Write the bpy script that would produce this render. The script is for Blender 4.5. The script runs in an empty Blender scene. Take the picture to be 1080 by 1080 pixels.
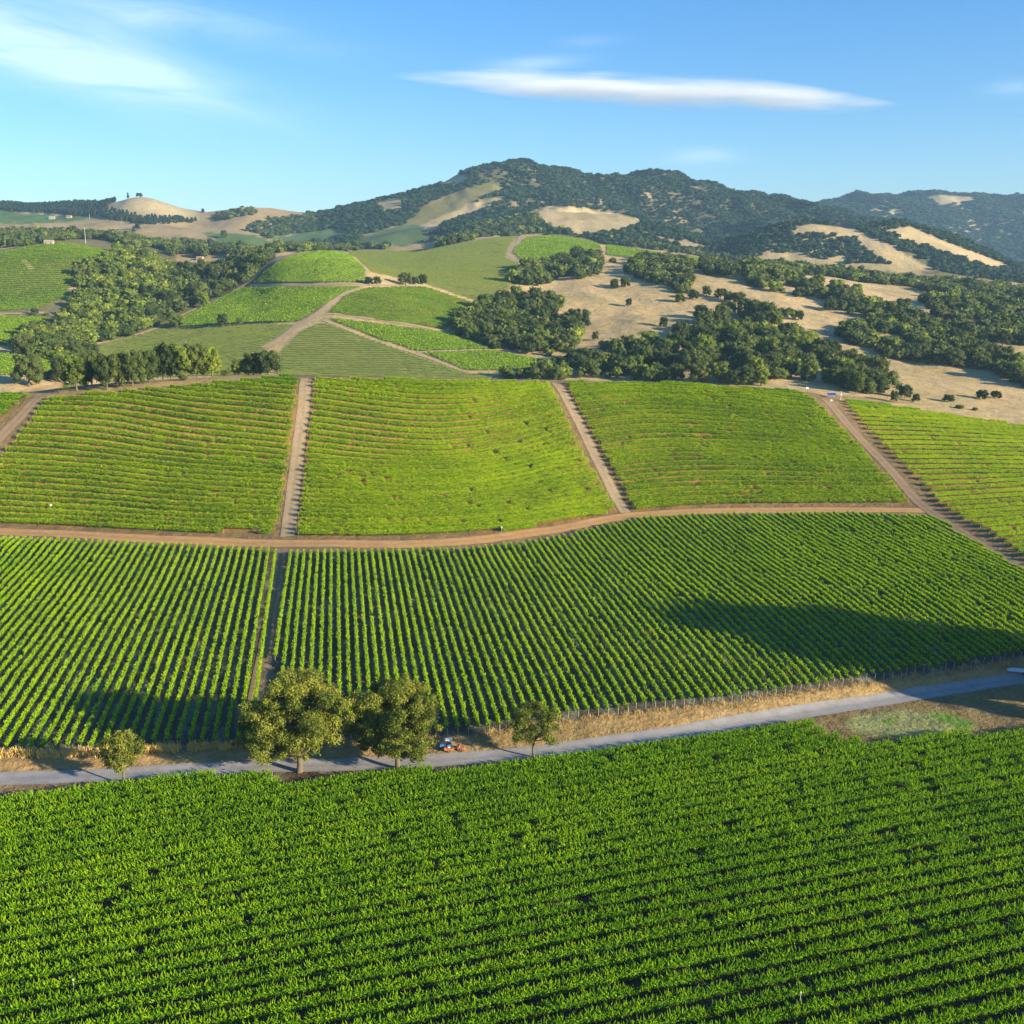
import bpy, math, random
import numpy as np
from mathutils import Vector
rng = np.random.default_rng(7)
random.seed(7)
C = bpy.context.scene.collection
PI = math.pi

# ------------------------------------------------------------------ camera geometry
H = 95.0
P = math.radians(13.28)
CP, SP = math.cos(P), math.sin(P)

def ray(x, y):
    """pixel of the 1080 frame -> u = X/Y and s = (Z-H)/Y of the viewing ray"""
    a = (np.asarray(x, float) - 540) / 1080
    b = (540 - np.asarray(y, float)) / 1080
    f = CP + b * SP
    return a / f, (-SP + b * CP) / f

def project(X, Y, Z):
    d = H - Z
    zc = Y * CP + d * SP
    yc = -d * CP + Y * SP
    return 540 + 1080 * X / zc, 540 - 1080 * yc / zc

# ------------------------------------------------------------------ noise
_perm = np.random.default_rng(3).permutation(512)
_g = np.random.default_rng(4).uniform(0, 2 * PI, 512)
def perlin(x, y):
    x = np.asarray(x, float); y = np.asarray(y, float)
    xi = np.floor(x).astype(np.int64); yi = np.floor(y).astype(np.int64)
    xf = x - xi; yf = y - yi
    u = xf**3 * (xf * (xf * 6 - 15) + 10); v = yf**3 * (yf * (yf * 6 - 15) + 10)
    def gr(ix, iy, fx, fy):
        h = _perm[(_perm[ix & 511] + iy) & 511]
        a = _g[h]
        return np.cos(a) * fx + np.sin(a) * fy
    n00 = gr(xi, yi, xf, yf); n10 = gr(xi + 1, yi, xf - 1, yf)
    n01 = gr(xi, yi + 1, xf, yf - 1); n11 = gr(xi + 1, yi + 1, xf - 1, yf - 1)
    return (n00 * (1 - u) + n10 * u) * (1 - v) + (n01 * (1 - u) + n11 * u) * v * 1.0
def fbm(x, y, oct=4, ridged=False):
    s = 0; a = 1.0; t = 0
    for i in range(oct):
        n = perlin(x * 2**i + 17.3 * i, y * 2**i - 9.1 * i) * 1.5
        if ridged: n = 1 - 2 * np.abs(n)
        s = s + a * n; t += a; a *= 0.5
    return s / t

# ------------------------------------------------------------------ terrain: profile lines at known distances
def L(*k): return k
XS = (-400, 0, 60, 130, 200, 260, 300, 350, 430, 500, 580, 650, 750, 850, 950, 1080, 1500)
def K(ys, Ys): return [(x, y, Y) for x, y, Y in zip(XS, ys, Ys)]
lines = []
def line_z(knots):          # knots (x, y, Z)
    out = []
    for x, y, Z in knots:
        u, s = ray(x, y); out.append((u, (Z - H) / s, Z))
    lines.append(np.array(out))
def line_y(knots):          # knots (x, y, Y)
    out = []
    for x, y, Y in knots:
        u, s = ray(x, y); out.append((u, Y, H + s * Y))
    lines.append(np.array(out))
US = [-3.0, -1.2, 0, 1.2, 3.0]
for Yc in (4, 60, 130):
    lines.append(np.array([(u, Yc, 0.0) for u in US]))
line_z(L((-400, 868, .0), (0, 823, .0), (240, 812, .0), (430, 806, 0), (620, 788, 0), (800, 762, 0), (918, 740, 0), (1080, 716, 0), (1500, 665, 0)))
line_z(L((-400, 815, 1.0), (0, 799, .9), (240, 788, .9), (500, 775, .9), (630, 756, 1.5), (765, 742, 2.0), (918, 720, 2.2), (1063, 698, 2.5), (1500, 650, 3)))
line_z(L((-400, 560, 2), (0, 562, 3), (150, 568, 3.5), (300, 575, 4), (400, 575, 4.5), (500, 570, 5.2), (600, 556, 6), (660, 546, 6.5), (750, 541, 7.5), (970, 537, 9), (1080, 536, 10), (1500, 545, 12)))
# convex lower part of the slope
line_y(L((-400, 505, 404), (0, 495, 402), (150, 492, 402), (300, 492, 400), (450, 492, 403), (600, 485, 410), (750, 483, 414), (900, 487, 414), (1080, 500, 408), (1500, 520, 405)))
line_y(L((-400, 428, 458), (0, 417, 460), (100, 406, 464), (200, 400, 468), (300, 396, 470), (450, 400, 472), (585, 402, 480), (700, 405, 486), (850, 414, 496), (900, 423, 496), (1000, 437, 492), (1080, 449, 488), (1500, 485, 480)))
CREST = len(lines) - 1
G = K((405, 404, 403, 402, 400, 398, 396, 400, 402, 402, 402, 404, 405, 412, 428, 446, 470),
      (600, 600, 630, 680, 700, 710, 710, 710, 710, 710, 700, 690, 670, 650, 620, 610, 600))
e = lines[CREST]
line_y(G)
g = lines[-1]
uu = np.linspace(-.9, .9, 40)
ze = np.interp(uu, e[:, 0], e[:, 2]); zg = np.interp(uu, g[:, 0], g[:, 2]); yg = np.interp(uu, g[:, 0], g[:, 1]); ye = np.interp(uu, e[:, 0], e[:, 1])
lines.insert(CREST + 1, np.stack([uu, (ye * .45 + yg * .55), np.minimum(ze, zg) - 7], 1))
line_y(K((350, 352, 364, 375, 365, 352, 350, 347, 350, 362, 375, 365, 360, 375, 395, 405, 430),
         (820, 820, 830, 840, 850, 840, 830, 830, 840, 830, 800, 820, 830, 800, 770, 750, 720)))
line_y(K((322, 324, 328, 342, 332, 318, 312, 303, 314, 330, 340, 330, 325, 338, 358, 372, 400),
         (950, 970, 960, 950, 980, 990, 960, 960, 950, 950, 930, 960, 980, 940, 900, 880, 850)))
line_y(K((262, 261, 257, 268, 291, 280, 270, 265, 292, 298, 296, 291, 286, 301, 321, 336, 360),
         (1150, 1150, 1170, 1190, 1230, 1180, 1150, 1130, 1070, 1080, 1130, 1140, 1180, 1130, 1080, 1050, 1000)))
J = lines[-1]
kx = K((262, 261, 257, 268, 291, 280, 270, 265, 280, 276, 273, 274, 279, 291, 306, 319, 340),
       (1320, 1320, 1320, 1330, 1350, 1330, 1300, 1290, 1290, 1330, 1340, 1330, 1370, 1320, 1270, 1230, 1200))
line_y(kx)
q = lines[-1]
dz = np.interp(q[:, 0], [-.6, -.25, -.13, -.09, .6], [16, 10, 14, 0, 0])
q[:, 2] -= dz
line_y(K((242, 247, 247, 254, 266, 266, 263, 264, 267, 253, 248, 260, 276, 286, 298, 308, 320),
         (1800, 1750, 1750, 1680, 1600, 1580, 1620, 1640, 1600, 1600, 1650, 1620, 1600, 1580, 1520, 1450, 1400)))
L2 = lines[-1]
lines.append(np.stack([L2[:, 0], L2[:, 1] + 270, L2[:, 2] - np.interp(L2[:, 0], [-.6, -.2, -.1, .6], [-2, 2, 18, 22])], 1))
line_y([(x, y, Y) for x, y, Y in L((-400, 229, 2400), (0, 230, 2350), (60, 233, 2300), (130, 234, 2300), (200, 241, 2250), (280, 251, 2200), (340, 254, 2200), (400, 247, 2200), (450, 240, 2250), (520, 232, 2300), (580, 223, 2350), (640, 226, 2350), (700, 240, 2300), (760, 257, 2250), (800, 247, 2200), (850, 237, 2200), (900, 240, 2200), (940, 234, 2250), (1000, 250, 2300), (1060, 277, 2300), (1100, 288, 2300), (1500, 300, 2300))])
N2 = lines[-1]
lines.append(np.stack([N2[:, 0], N2[:, 1] + 250, N2[:, 2] - np.interp(N2[:, 0], [-.6, -.15, 0, .15, .6], [-6, -6, -10, 25, 35])], 1))
line_y([(x, y, Y) for x, y, Y in L((-400, 219, 3000), (0, 217, 3000), (60, 218, 3000), (110, 213, 2800), (128, 209, 2750), (148, 207, 2720), (170, 211, 2750), (200, 222, 2800), (222, 224, 2800), (255, 217, 2800), (290, 220, 2850), (330, 227, 2900), (380, 215, 2900), (420, 206, 2900), (460, 193, 2950), (500, 180, 3000), (530, 177, 3050), (580, 181, 3100), (625, 191, 3200), (655, 188, 3250), (690, 188, 3300), (730, 197, 3300), (780, 208, 3350), (810, 212, 3400), (845, 217, 3400), (880, 226, 3350), (950, 240, 3300), (1080, 285, 3200), (1500, 290, 3200))])
O2 = lines[-1]
lines.append(np.stack([O2[:, 0], O2[:, 1] + 650, O2[:, 2] - np.interp(O2[:, 0], [-.6, 0.2, .32, .6], [70, 70, 60, 50])], 1))
line_y([(x, y, Y) for x, y, Y in L((-400, 243, 5000), (300, 243, 5000), (800, 232, 5000), (868, 213, 5000), (900, 209, 5000), (960, 208, 5000), (1000, 209, 5100), (1080, 211, 5200), (1500, 205, 5200))])
lines.append(np.array([(u, 6500, 60.0) for u in US]))
lines.append(np.array([(u, 7500, 20.0) for u in US]))

pxs = np.concatenate([np.arange(-1900, -300, 25), np.arange(-300, 1380, 2.0), np.arange(1400, 3000, 25)])
GU = (pxs - 540) / 1080 / CP
GY = np.exp(np.linspace(math.log(5), math.log(7500), 900))
GY = np.concatenate([np.exp(np.linspace(math.log(5), math.log(110), 60))[:-1], np.exp(np.linspace(math.log(110), math.log(5600), 900))[:-1], np.exp(np.linspace(math.log(5600), math.log(7500), 20))])
LGY = np.log(GY)

def pchip(x, y, xn):
    h = np.diff(x); d = np.diff(y) / h
    m = np.zeros_like(y)
    w1 = 2 * h[1:] + h[:-1]; w2 = h[1:] + 2 * h[:-1]
    s = d[:-1] * d[1:] > 0
    with np.errstate(divide='ignore', invalid='ignore'):
        mm = (w1 + w2) / (w1 / d[:-1] + w2 / d[1:])
    m[1:-1] = np.where(s, mm, 0); m[0] = d[0]; m[-1] = d[-1]
    i = np.clip(np.searchsorted(x, xn) - 1, 0, len(x) - 2)
    t = (xn - x[i]) / h[i]
    return ((2*t**3 - 3*t**2 + 1) * y[i] + (t**3 - 2*t**2 + t) * h[i] * m[i] + (-2*t**3 + 3*t**2) * y[i+1] + (t**3 - t**2) * h[i] * m[i+1])

def smooth_line(l):
    # dense smooth resampling over u
    u = np.clip(GU, l[0, 0], l[-1, 0])
    return pchip(l[:, 0], l[:, 1], u), pchip(l[:, 0], l[:, 2], u)
LY = []; LZ = []
for l in lines:
    a, b = smooth_line(l); LY.append(a); LZ.append(b)
LY = np.array(LY); LZ = np.array(LZ)
for k in range(1, len(LY)): LY[k] = np.maximum(LY[k], LY[k-1] + 8)
GZ = np.empty((len(GY), len(GU)))
for j in range(len(GU)):
    GZ[:, j] = pchip(LY[:, j], LZ[:, j], GY)
XX = GU[None, :] * GY[:, None]; YY = np.repeat(GY[:, None], len(GU), 1)
# smooth a bit along u at far range so that knots do not read as creases
def blur_u(a, n):
    k = np.ones(2*n+1) / (2*n+1)
    p = np.pad(a, ((0, 0), (n, n)), mode='edge')
    c = np.cumsum(np.pad(p, ((0, 0), (1, 0))), 1)
    return (c[:, 2*n+1:] - c[:, :-2*n-1]) / (2*n+1)
GZ = blur_u(blur_u(GZ, 5), 5)
def sstep(a, b, x):
    t = np.clip((x - a) / (b - a), 0, 1); return t * t * (3 - 2 * t)
relief = (sstep(560, 900, YY) * 2.6 * fbm(XX / 95, YY / 95, 3)
          + sstep(600, 760, YY) * sstep(-.02, .10, XX / YY) * 3.2 * fbm((XX + YY * .5) / 55, (YY - XX * .5) / 110, 3)
          + sstep(1250, 2000, YY) * 13 * fbm(XX / 230, YY / 260, 4)
          + sstep(2350, 2800, YY) * sstep(-.12, 0, XX / YY) * 46 * (fbm((XX + .4 * YY) / 360 + 3, (YY - .3 * XX) / 520, 4, True) - .42)
          + sstep(300, 340, YY) * (1 - sstep(500, 700, YY)) * .5 * fbm(XX / 60, YY / 45, 2)
          + sstep(190, 230, YY) * (1 - sstep(330, 360, YY)) * 1.0 * fbm(XX / 70 + 5, YY / 60, 2)
          + .12 * fbm(XX / 9, YY / 9, 2))
# shield the silhouettes from the ridge relief
GZ = GZ + relief

def height(X, Y):
    X = np.asarray(X, float); Y = np.asarray(Y, float)
    u = X / Y
    iu = np.clip(np.searchsorted(GU, u) - 1, 0, len(GU) - 2)
    tu = np.clip((u - GU[iu]) / (GU[iu+1] - GU[iu]), 0, 1)
    ly = np.clip(Y, GY[0], GY[-1])
    iy = np.clip(np.searchsorted(GY, ly) - 1, 0, len(GY) - 2)
    ty = (ly - GY[iy]) / (GY[iy+1] - GY[iy])
    return ((GZ[iy, iu] * (1-tu) + GZ[iy, iu+1] * tu) * (1-ty) + (GZ[iy+1, iu] * (1-tu) + GZ[iy+1, iu+1] * tu) * ty)

def hit(x, y, ymin=40.0, ymax=9000.0):
    """first ground point seen in pixel (x, y)"""
    u, s = ray(x, y)
    Ys = GY[(GY >= ymin) & (GY <= ymax)]
    zt = height(u * Ys, Ys); zr = H + s * Ys
    d = zt - zr
    w = np.nonzero(d >= 0)[0]
    if len(w) == 0:
        i = int(np.argmin(np.abs(d / Ys))); Yh = Ys[i]
    elif w[0] == 0: Yh = Ys[0]
    else:
        i = w[0]; t = d[i-1] / (d[i-1] - d[i]); Yh = Ys[i-1] + t * (Ys[i] - Ys[i-1])
    return float(u * Yh), float(Yh)

def world_poly(pts, ymin=40.0, ymax=9000.0):
    return np.array([hit(x, y, ymin, ymax) for x, y in pts])

def densify(pts, step):
    out = []
    for i in range(len(pts) - 1):
        a = np.array(pts[i], float); b = np.array(pts[i+1], float)
        n = max(1, int(np.linalg.norm(b - a) / step))
        for k in range(n): out.append(a + (b - a) * k / n)
    out.append(np.array(pts[-1], float))
    return np.array(out)

def catmull(pts, n=8):
    p = np.array(pts, float); p = np.vstack([2*p[0]-p[1], p, 2*p[-1]-p[-2]])
    out = []
    for i in range(1, len(p) - 2):
        for k in range(n):
            t = k / n
            out.append(.5 * ((2*p[i]) + (-p[i-1]+p[i+1])*t + (2*p[i-1]-5*p[i]+4*p[i+1]-p[i+2])*t*t + (-p[i-1]+3*p[i]-3*p[i+1]+p[i+2])*t**3))
    out.append(p[-2])
    return np.array(out)

def inside(x, y, poly):
    x = np.asarray(x); y = np.asarray(y)
    r = np.zeros(x.shape, bool)
    poly = np.asarray(poly, float)
    bb = (x >= poly[:, 0].min()) & (x <= poly[:, 0].max()) & (y >= poly[:, 1].min()) & (y <= poly[:, 1].max())
    xi = x[bb]; yi = y[bb]; c = np.zeros(xi.shape, bool)
    n = len(poly)
    for i in range(n):
        x0, y0 = poly[i]; x1, y1 = poly[(i+1) % n]
        if y0 == y1: continue
        m = ((y0 > yi) != (y1 > yi)) & (xi < (x1 - x0) * (yi - y0) / (y1 - y0) + x0)
        c ^= m
    r[bb] = c
    return r

# ------------------------------------------------------------------ mesh helpers
def mesh_from(name, verts, faces, mat=None, smooth=False, attrs=None):
    """verts (n,3); faces (m,k) array of one face size, or list of such arrays"""
    me = bpy.data.meshes.new(name)
    verts = np.ascontiguousarray(verts, dtype=np.float32)
    fl = faces if isinstance(faces, list) else [faces]
    fl = [np.asarray(f, dtype=np.int32) for f in fl if len(f)]
    me.vertices.add(len(verts)); me.vertices.foreach_set('co', verts.ravel())
    nl = sum(f.size for f in fl); nf = sum(len(f) for f in fl)
    me.loops.add(nl); me.polygons.add(nf)
    me.loops.foreach_set('vertex_index', np.concatenate([f.ravel() for f in fl]))
    sizes = np.concatenate([np.full(len(f), f.shape[1], np.int32) for f in fl])
    starts = np.concatenate([[0], np.cumsum(sizes)[:-1]]).astype(np.int32)
    me.polygons.foreach_set('loop_start', starts)
    me.polygons.foreach_set('use_smooth', np.full(nf, bool(smooth)))
    me.update(calc_edges=True)
    if attrs:
        for an, (typ, dom, data) in attrs.items():
            at = me.attributes.new(an, typ, dom)
            at.data.foreach_set('color' if typ == 'FLOAT_COLOR' else ('vector' if typ == 'FLOAT_VECTOR' else 'value'), np.ascontiguousarray(data, dtype=np.float32).ravel())
    if mat: me.materials.append(mat)
    return me

def link(name, me, parent=None):
    o = bpy.data.objects.new(name, me); C.objects.link(o)
    if parent is not None: o.parent = parent
    return o

def tag(o, label=None, cat=None, group=None, kind=None):
    if label: o['label'] = label
    if cat: o['category'] = cat
    if group: o['group'] = group
    if kind: o['kind'] = kind
    return o

def empty(name, loc=(0, 0, 0), rz=0.0):
    o = bpy.data.objects.new(name, None); C.objects.link(o)
    o.location = loc; o.rotation_euler = (0, 0, rz); o.empty_display_size = .5
    return o

# ------------------------------------------------------------------ materials
class NT:
    def __init__(s, name):
        s.m = bpy.data.materials.new(name); s.m.use_nodes = True
        s.t = s.m.node_tree; s.t.nodes.clear()
    def n(s, typ, **kw):
        nd = s.t.nodes.new(typ)
        for k, v in kw.items():
            if k.startswith('i_'):
                key = k[2:].replace('_', ' ')
                nd.inputs[key].default_value = v
            else: setattr(nd, k, v)
        return nd
    def l(s, a, b): s.t.links.new(a, b)
    def noise(s, scale, detail=3, rough=.55, vec=None):
        nd = s.n('ShaderNodeTexNoise'); nd.inputs['Scale'].default_value = scale
        nd.inputs['Detail'].default_value = detail; nd.inputs['Roughness'].default_value = rough
        if vec is not None: s.l(vec, nd.inputs['Vector'])
        return nd.outputs['Fac']
    def ramp(s, fac, stops):
        nd = s.n('ShaderNodeValToRGB'); s.l(fac, nd.inputs['Fac'])
        e = nd.color_ramp.elements
        while len(e) < len(stops): e.new(.5)
        for el, (p, c) in zip(e, stops):
            el.position = p; el.color = (c if len(c) == 4 else (*c, 1))
        return nd.outputs['Color']
    def mix(s, fac, a, b, mode='MIX'):
        nd = s.n('ShaderNodeMix', data_type='RGBA', blend_type=mode)
        for sock, v in ((nd.inputs[0], fac), (nd.inputs[6], a), (nd.inputs[7], b)):
            if hasattr(v, 'is_linked') or hasattr(v, 'links'): s.l(v, sock)
            elif isinstance(v, (int, float)): sock.default_value = v
            else: sock.default_value = (*v, 1)
        return nd.outputs[2]
    def math(s, op, a, b=None):
        nd = s.n('ShaderNodeMath', operation=op)
        for sock, v in zip(nd.inputs, (a, b)):
            if v is None: continue
            if isinstance(v, (int, float)): sock.default_value = v
            else: s.l(v, sock)
        return nd.outputs[0]
    def attr(s, name, out='Color'):
        nd = s.n('ShaderNodeAttribute', attribute_name=name); return nd.outputs[out]
    def out(s, sh):
        o = s.n('ShaderNodeOutputMaterial'); s.l(sh, o.inputs['Surface']); return s.m
    def bsdf(s, col, rough=.8, spec=.2, normal=None):
        b = s.n('ShaderNodeBsdfPrincipled')
        if isinstance(col, tuple): b.inputs['Base Color'].default_value = (*col, 1)
        else: s.l(col, b.inputs['Base Color'])
        b.inputs['Roughness'].default_value = rough
        b.inputs['Specular IOR Level'].default_value = spec
        if normal is not None: s.l(normal, b.inputs['Normal'])
        return b.outputs[0]
    def pos(s): return s.n('ShaderNodeNewGeometry').outputs['Position']
    def bump(s, h, strength=.5, dist=.2):
        b = s.n('ShaderNodeBump'); b.inputs['Strength'].default_value = strength; b.inputs['Distance'].default_value = dist
        s.l(h, b.inputs['Height']); return b.outputs[0]

def simple_mat(name, col, rough=.6, spec=.3, var=.25, scale=3.0):
    t = NT(name); p = t.pos(); f = t.noise(scale, 4, .6, p)
    c = t.mix(f, tuple(x * (1 - var) for x in col), tuple(min(1, x * (1 + var)) for x in col))
    return t.out(t.bsdf(c, rough, spec))
# ------------------------------------------------------------------ regions of the land (pixel polygons, resolved to the land they lie on)
# name: (polygon, Ymin, Ymax)
TAN = (.58, .43, .23); SOIL = (.16, .105, .06); OLIVE = (.16, .155, .06); SCRUB = (.085, .09, .045); GREEN = (.10, .17, .035)
PXX, PXY = project(XX, YY, GZ)
wob = 1.0 * np.clip(YY / 500, .6, 3) * np.where(YY > 1800, 1.6, 1)
WX = PXX + wob * 1.6 * perlin(XX / (YY * .012), YY / (YY * .0009 * 40) + 9)
WY = PXY + wob * .7 * perlin(XX / (YY * .012) + 40, np.log(YY) * 60)
tint = np.empty(XX.shape + (3,)); tint[:] = TAN
def paint(poly, col, y0=0, y1=1e5, soft=True, mixf=1.0):
    m = inside(WX if soft else PXX, WY if soft else PXY, poly) & (YY >= y0) & (YY <= y1)
    tint[m] = tint[m] * (1 - mixf) + np.array(col) * mixf
    return m
# broad cover with distance
near = YY < 560
tint[near] = (.27, .19, .105)
mid = (YY > 1900)
n1 = fbm(XX / 160, YY / 190, 4)
tint[mid] = (.40, .30, .17)
MOUNT = [(296, 262), (300, 232), (340, 226), (400, 208), (430, 196), (480, 176), (520, 160), (640, 170), (700, 172), (800, 195), (860, 205), (900, 200), (1200, 195), (1600, 190), (1600, 330), (1080, 300), (1000, 290), (900, 292), (800, 275), (700, 265), (640, 258), (560, 246), (500, 246), (455, 255), (400, 262)]
paint(MOUNT, (.135, .125, .065), 1800, 7000)
mm = inside(PXX, PXY, MOUNT) & (YY > 1850) & (n1 > .12)
tint[mm] = (.34, .26, .16)
DRY = {
 'a': [(559, 222), (589, 217), (633, 222), (681, 231), (670, 239), (640, 247), (615, 249), (596, 244), (574, 238)],
 'b': [(822, 247), (855, 236), (902, 241), (935, 258), (987, 284), (950, 287), (880, 288), (840, 284), (800, 276), (800, 265), (812, 258)],
 'c': [(935, 243), (960, 239), (1000, 256), (1070, 282), (1050, 285), (1000, 270), (960, 256)],
 'e': [(396, 215), (410, 209), (426, 211), (424, 222), (405, 224)],
 'f': [(455, 191), (475, 182), (495, 186), (491, 193), (470, 196)],
 'g': [(935, 226), (945, 219), (955, 226), (945, 229)],
 'h': [(975, 207), (1010, 206), (1030, 209), (1020, 215), (990, 217)],
 'i': [(112, 218), (128, 210), (150, 206), (180, 213), (212, 222), (215, 232), (150, 230), (125, 224)],
 'j': [(435, 240), (470, 222), (500, 214), (530, 206), (536, 210), (480, 232), (455, 246)],
}
for k, v in DRY.items(): paint(v, (.40, .33, .20) if k in 'igh' else (.47, .37, .21), 1800, 6000)
OLV = [(425, 236), (455, 213), (490, 200), (522, 192), (532, 199), (500, 213), (470, 226), (440, 239)]
paint(OLV, (.21, .19, .075), 1800, 4000)
FV = {  # distant vineyards seen only as green slopes with rows on them
 'v1': ([(380, 259), (380, 249), (429, 236), (447, 239), (453, 247), (450, 255), (424, 260)], 1700, 3200, (.12, .17, .06)),
 'v2': ([(-60, 222), (0, 222), (50, 226), (110, 231), (40, 236), (-60, 234)], 2000, 3200, (.11, .19, .05)),
 'v3': ([(215, 245), (270, 248), (290, 255), (270, 262), (245, 262), (225, 254)], 1700, 3000, (.13, .20, .06)),
 'v4': ([(285, 250), (320, 246), (352, 241), (370, 248), (340, 256), (295, 260)], 1700, 3200, (.11, .18, .07)),
}
for k, (v, a, b, c) in FV.items(): paint(v, c, a, b)
# reddish bare bank and pale terrace in the wooded ravine
paint([(172, 284), (185, 281), (204, 283), (202, 291), (180, 292)], (.40, .22, .13), 900, 1400)
paint([(-200, 240), (110, 247), (200, 246), (290, 262), (290, 350), (100, 365), (0, 330), (-200, 330)], (.20, .18, .085), 850, 1900)
paint([(180, 262), (215, 258), (240, 264), (262, 272), (240, 282), (203, 286), (186, 276)], (.42, .31, .17), 1240, 2000)
# ground below the vines of every block
BL = {
 'fg': [(-300, 862), (0, 843), (110, 829), (150, 822), (230, 820), (283, 817), (308, 832), (341, 827), (415, 819), (467, 814), (563, 804), (630, 797), (803, 769), (854, 765), (884, 778), (918, 787), (986, 781), (1080, 771), (1300, 745), (1700, 1250), (-700, 1250)],
 'l1': [(-330, 806), (0, 796), (57, 796), (97, 794), (200, 789), (237, 787), (266, 786), (289.5, 600), (291, 582), (150, 575), (0, 569), (-330, 566)],
 'l2': [(281, 786), (479, 776), (502, 774), (560, 765), (631, 754), (765, 741), (858, 728), (918, 719), (986, 709), (1063, 696), (1300, 662), (1250, 690), (1150, 642), (1080, 605), (1060, 593), (1030, 575), (1000, 557), (985, 547), (900, 543), (760, 544), (680, 548), (640, 556), (600, 566), (560, 574), (500, 580), (400, 583), (303, 584), (301, 600)],
 'u0': [(-200, 440), (18, 416), (34, 418), (0, 446), (-120, 548), (-330, 548), (-400, 440)],
 'u1': [(50, 421), (8, 474), (-62, 548), (0, 552), (150, 561), (291, 564), (297, 545), (317, 401), (300, 398), (240, 404), (150, 412)],
 'u2': [(331, 401), (450, 402), (578, 405), (585, 412), (612, 470), (640, 520), (652, 540), (600, 551), (540, 561), (440, 567), (312, 566)],
 'u3': [(594, 405), (700, 406), (840, 414), (860, 424), (900, 463), (940, 508), (962, 531), (800, 532), (700, 536), (668, 541)],
 'u4': [(888, 424), (930, 428), (1000, 439), (1080, 451), (1250, 474), (1300, 640), (1150, 632), (1085, 592), (1045, 565), (1012, 548), (988, 530), (950, 490), (905, 445)],
}
for k, v in BL.items():
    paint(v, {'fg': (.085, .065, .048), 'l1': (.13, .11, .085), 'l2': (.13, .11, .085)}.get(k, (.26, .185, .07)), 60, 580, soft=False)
MB = {  # middle distance blocks: polygon, Ymin, Ymax, ground colour, row direction (degrees from +X), spacing, size, leaf tone
 'm1': ([(287, 281), (310, 270), (345, 264), (364, 266), (386, 285), (384, 298), (268, 299)], 880, 1250, (.17, .16, .06), 62, 3.0, 1.0, 0),
 'm2': ([(253, 304), (384, 303), (362, 309), (333, 328), (312, 340), (273, 340), (166, 346), (215, 324)], 780, 1200, (.16, .17, .05), 5, 2.6, 1.15, 0),
 'm3': ([(104, 364), (163, 349), (273, 343), (311, 343), (292, 357), (278, 366), (268, 396), (90, 400)], 640, 1000, (.30, .30, .11), 8, 3.6, .6, 1),
 'm4': ([(389, 304), (448, 303), (497, 319), (490, 338), (468, 348), (346, 330), (362, 313)], 780, 1100, (.38, .25, .09), -4, 3.2, .85, 0),
 'm5': ([(345, 336), (463, 350), (515, 368), (442, 371), (400, 358)], 720, 1000, (.15, .16, .05), 3, 2.6, 1.2, 0),
 'm6': ([(449, 373), (518, 370), (580, 382), (574, 389), (493, 391)], 680, 1000, (.15, .16, .05), 3, 2.6, 1.25, 0),
 'm7': ([(341, 340), (437, 375), (489, 393), (530, 402), (380, 412), (290, 404), (296, 372), (318, 350)], 640, 1000, (.31, .31, .115), 8, 3.6, .58, 1),
 'm8': ([(367, 266), (459, 262), (524, 251), (549, 249), (536, 262), (533, 272), (549, 280), (540, 298), (535, 313), (505, 319), (448, 299), (392, 288)], 950, 1750, (.33, .31, .11), 6, 4.2, .6, 1),
 'm9': ([(555, 251), (596, 247), (628, 254), (634, 262), (600, 272), (555, 277), (541, 266)], 1100, 1750, (.14, .16, .05), 6, 3.0, 1.15, 0),
 'm10': ([(640, 259), (713, 267), (789, 279), (776, 283), (700, 275), (640, 269)], 1100, 1750, (.16, .18, .06), 0, 3.0, 1.15, 0),
 'n1': ([(-150, 285), (0, 266), (67, 255), (107, 256), (131, 265), (90, 281), (77, 298), (73, 313), (35, 327), (-150, 333)], 900, 1300, (.20, .20, .07), 2, 3.6, .95, 0),
 'n2': ([(-150, 338), (0, 334), (50, 335), (43, 347), (22, 364), (-150, 366)], 760, 1000, (.15, .16, .05), 4, 2.7, 1.15, 0),
 'n3': ([(-150, 372), (0, 374), (60, 380), (62, 394), (-150, 400)], 570, 860, (.16, .17, .05), 4, 2.7, 1.3, 0),
}
for k, v in MB.items(): paint(v[0], v[3], v[1], v[2])
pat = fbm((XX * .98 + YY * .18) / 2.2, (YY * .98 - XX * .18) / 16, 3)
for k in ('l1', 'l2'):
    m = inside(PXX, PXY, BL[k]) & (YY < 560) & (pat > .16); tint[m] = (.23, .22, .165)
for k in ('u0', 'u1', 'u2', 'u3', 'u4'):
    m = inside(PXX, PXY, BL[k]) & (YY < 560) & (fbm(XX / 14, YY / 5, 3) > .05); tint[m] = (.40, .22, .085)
# roadside: dry grass, darker soil, darkest at two oak trunks, the green patch on the right
paint([(-300, 822), (0, 803), (240, 791), (500, 777), (631, 758), (918, 722), (1300, 672), (1300, 690), (918, 738), (800, 758), (620, 783), (430, 800), (240, 808), (0, 813), (-300, 835)], (.40, .27, .12), 120, 420)
paint([(800, 770), (870, 752), (918, 748), (1000, 735), (1300, 690), (1300, 760), (1080, 778), (918, 795), (850, 775)], (.25, .185, .085), 120, 420)
paint([(890, 764), (900, 755), (950, 749), (1000, 752), (1035, 765), (1000, 774), (940, 778), (905, 774)], (.29, .31, .13), 120, 420)
paint([(975, 751), (1000, 753), (1030, 763), (1020, 770), (995, 762)], (.14, .27, .04), 120, 420)
paint([(930, 760), (940, 757), (946, 761), (936, 765)], (.14, .27, .04), 120, 420)
paint([(225, 810), (300, 800), (440, 803), (520, 800), (470, 812), (380, 826), (310, 838), (270, 822)], (.21, .165, .105), 120, 420)
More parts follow.
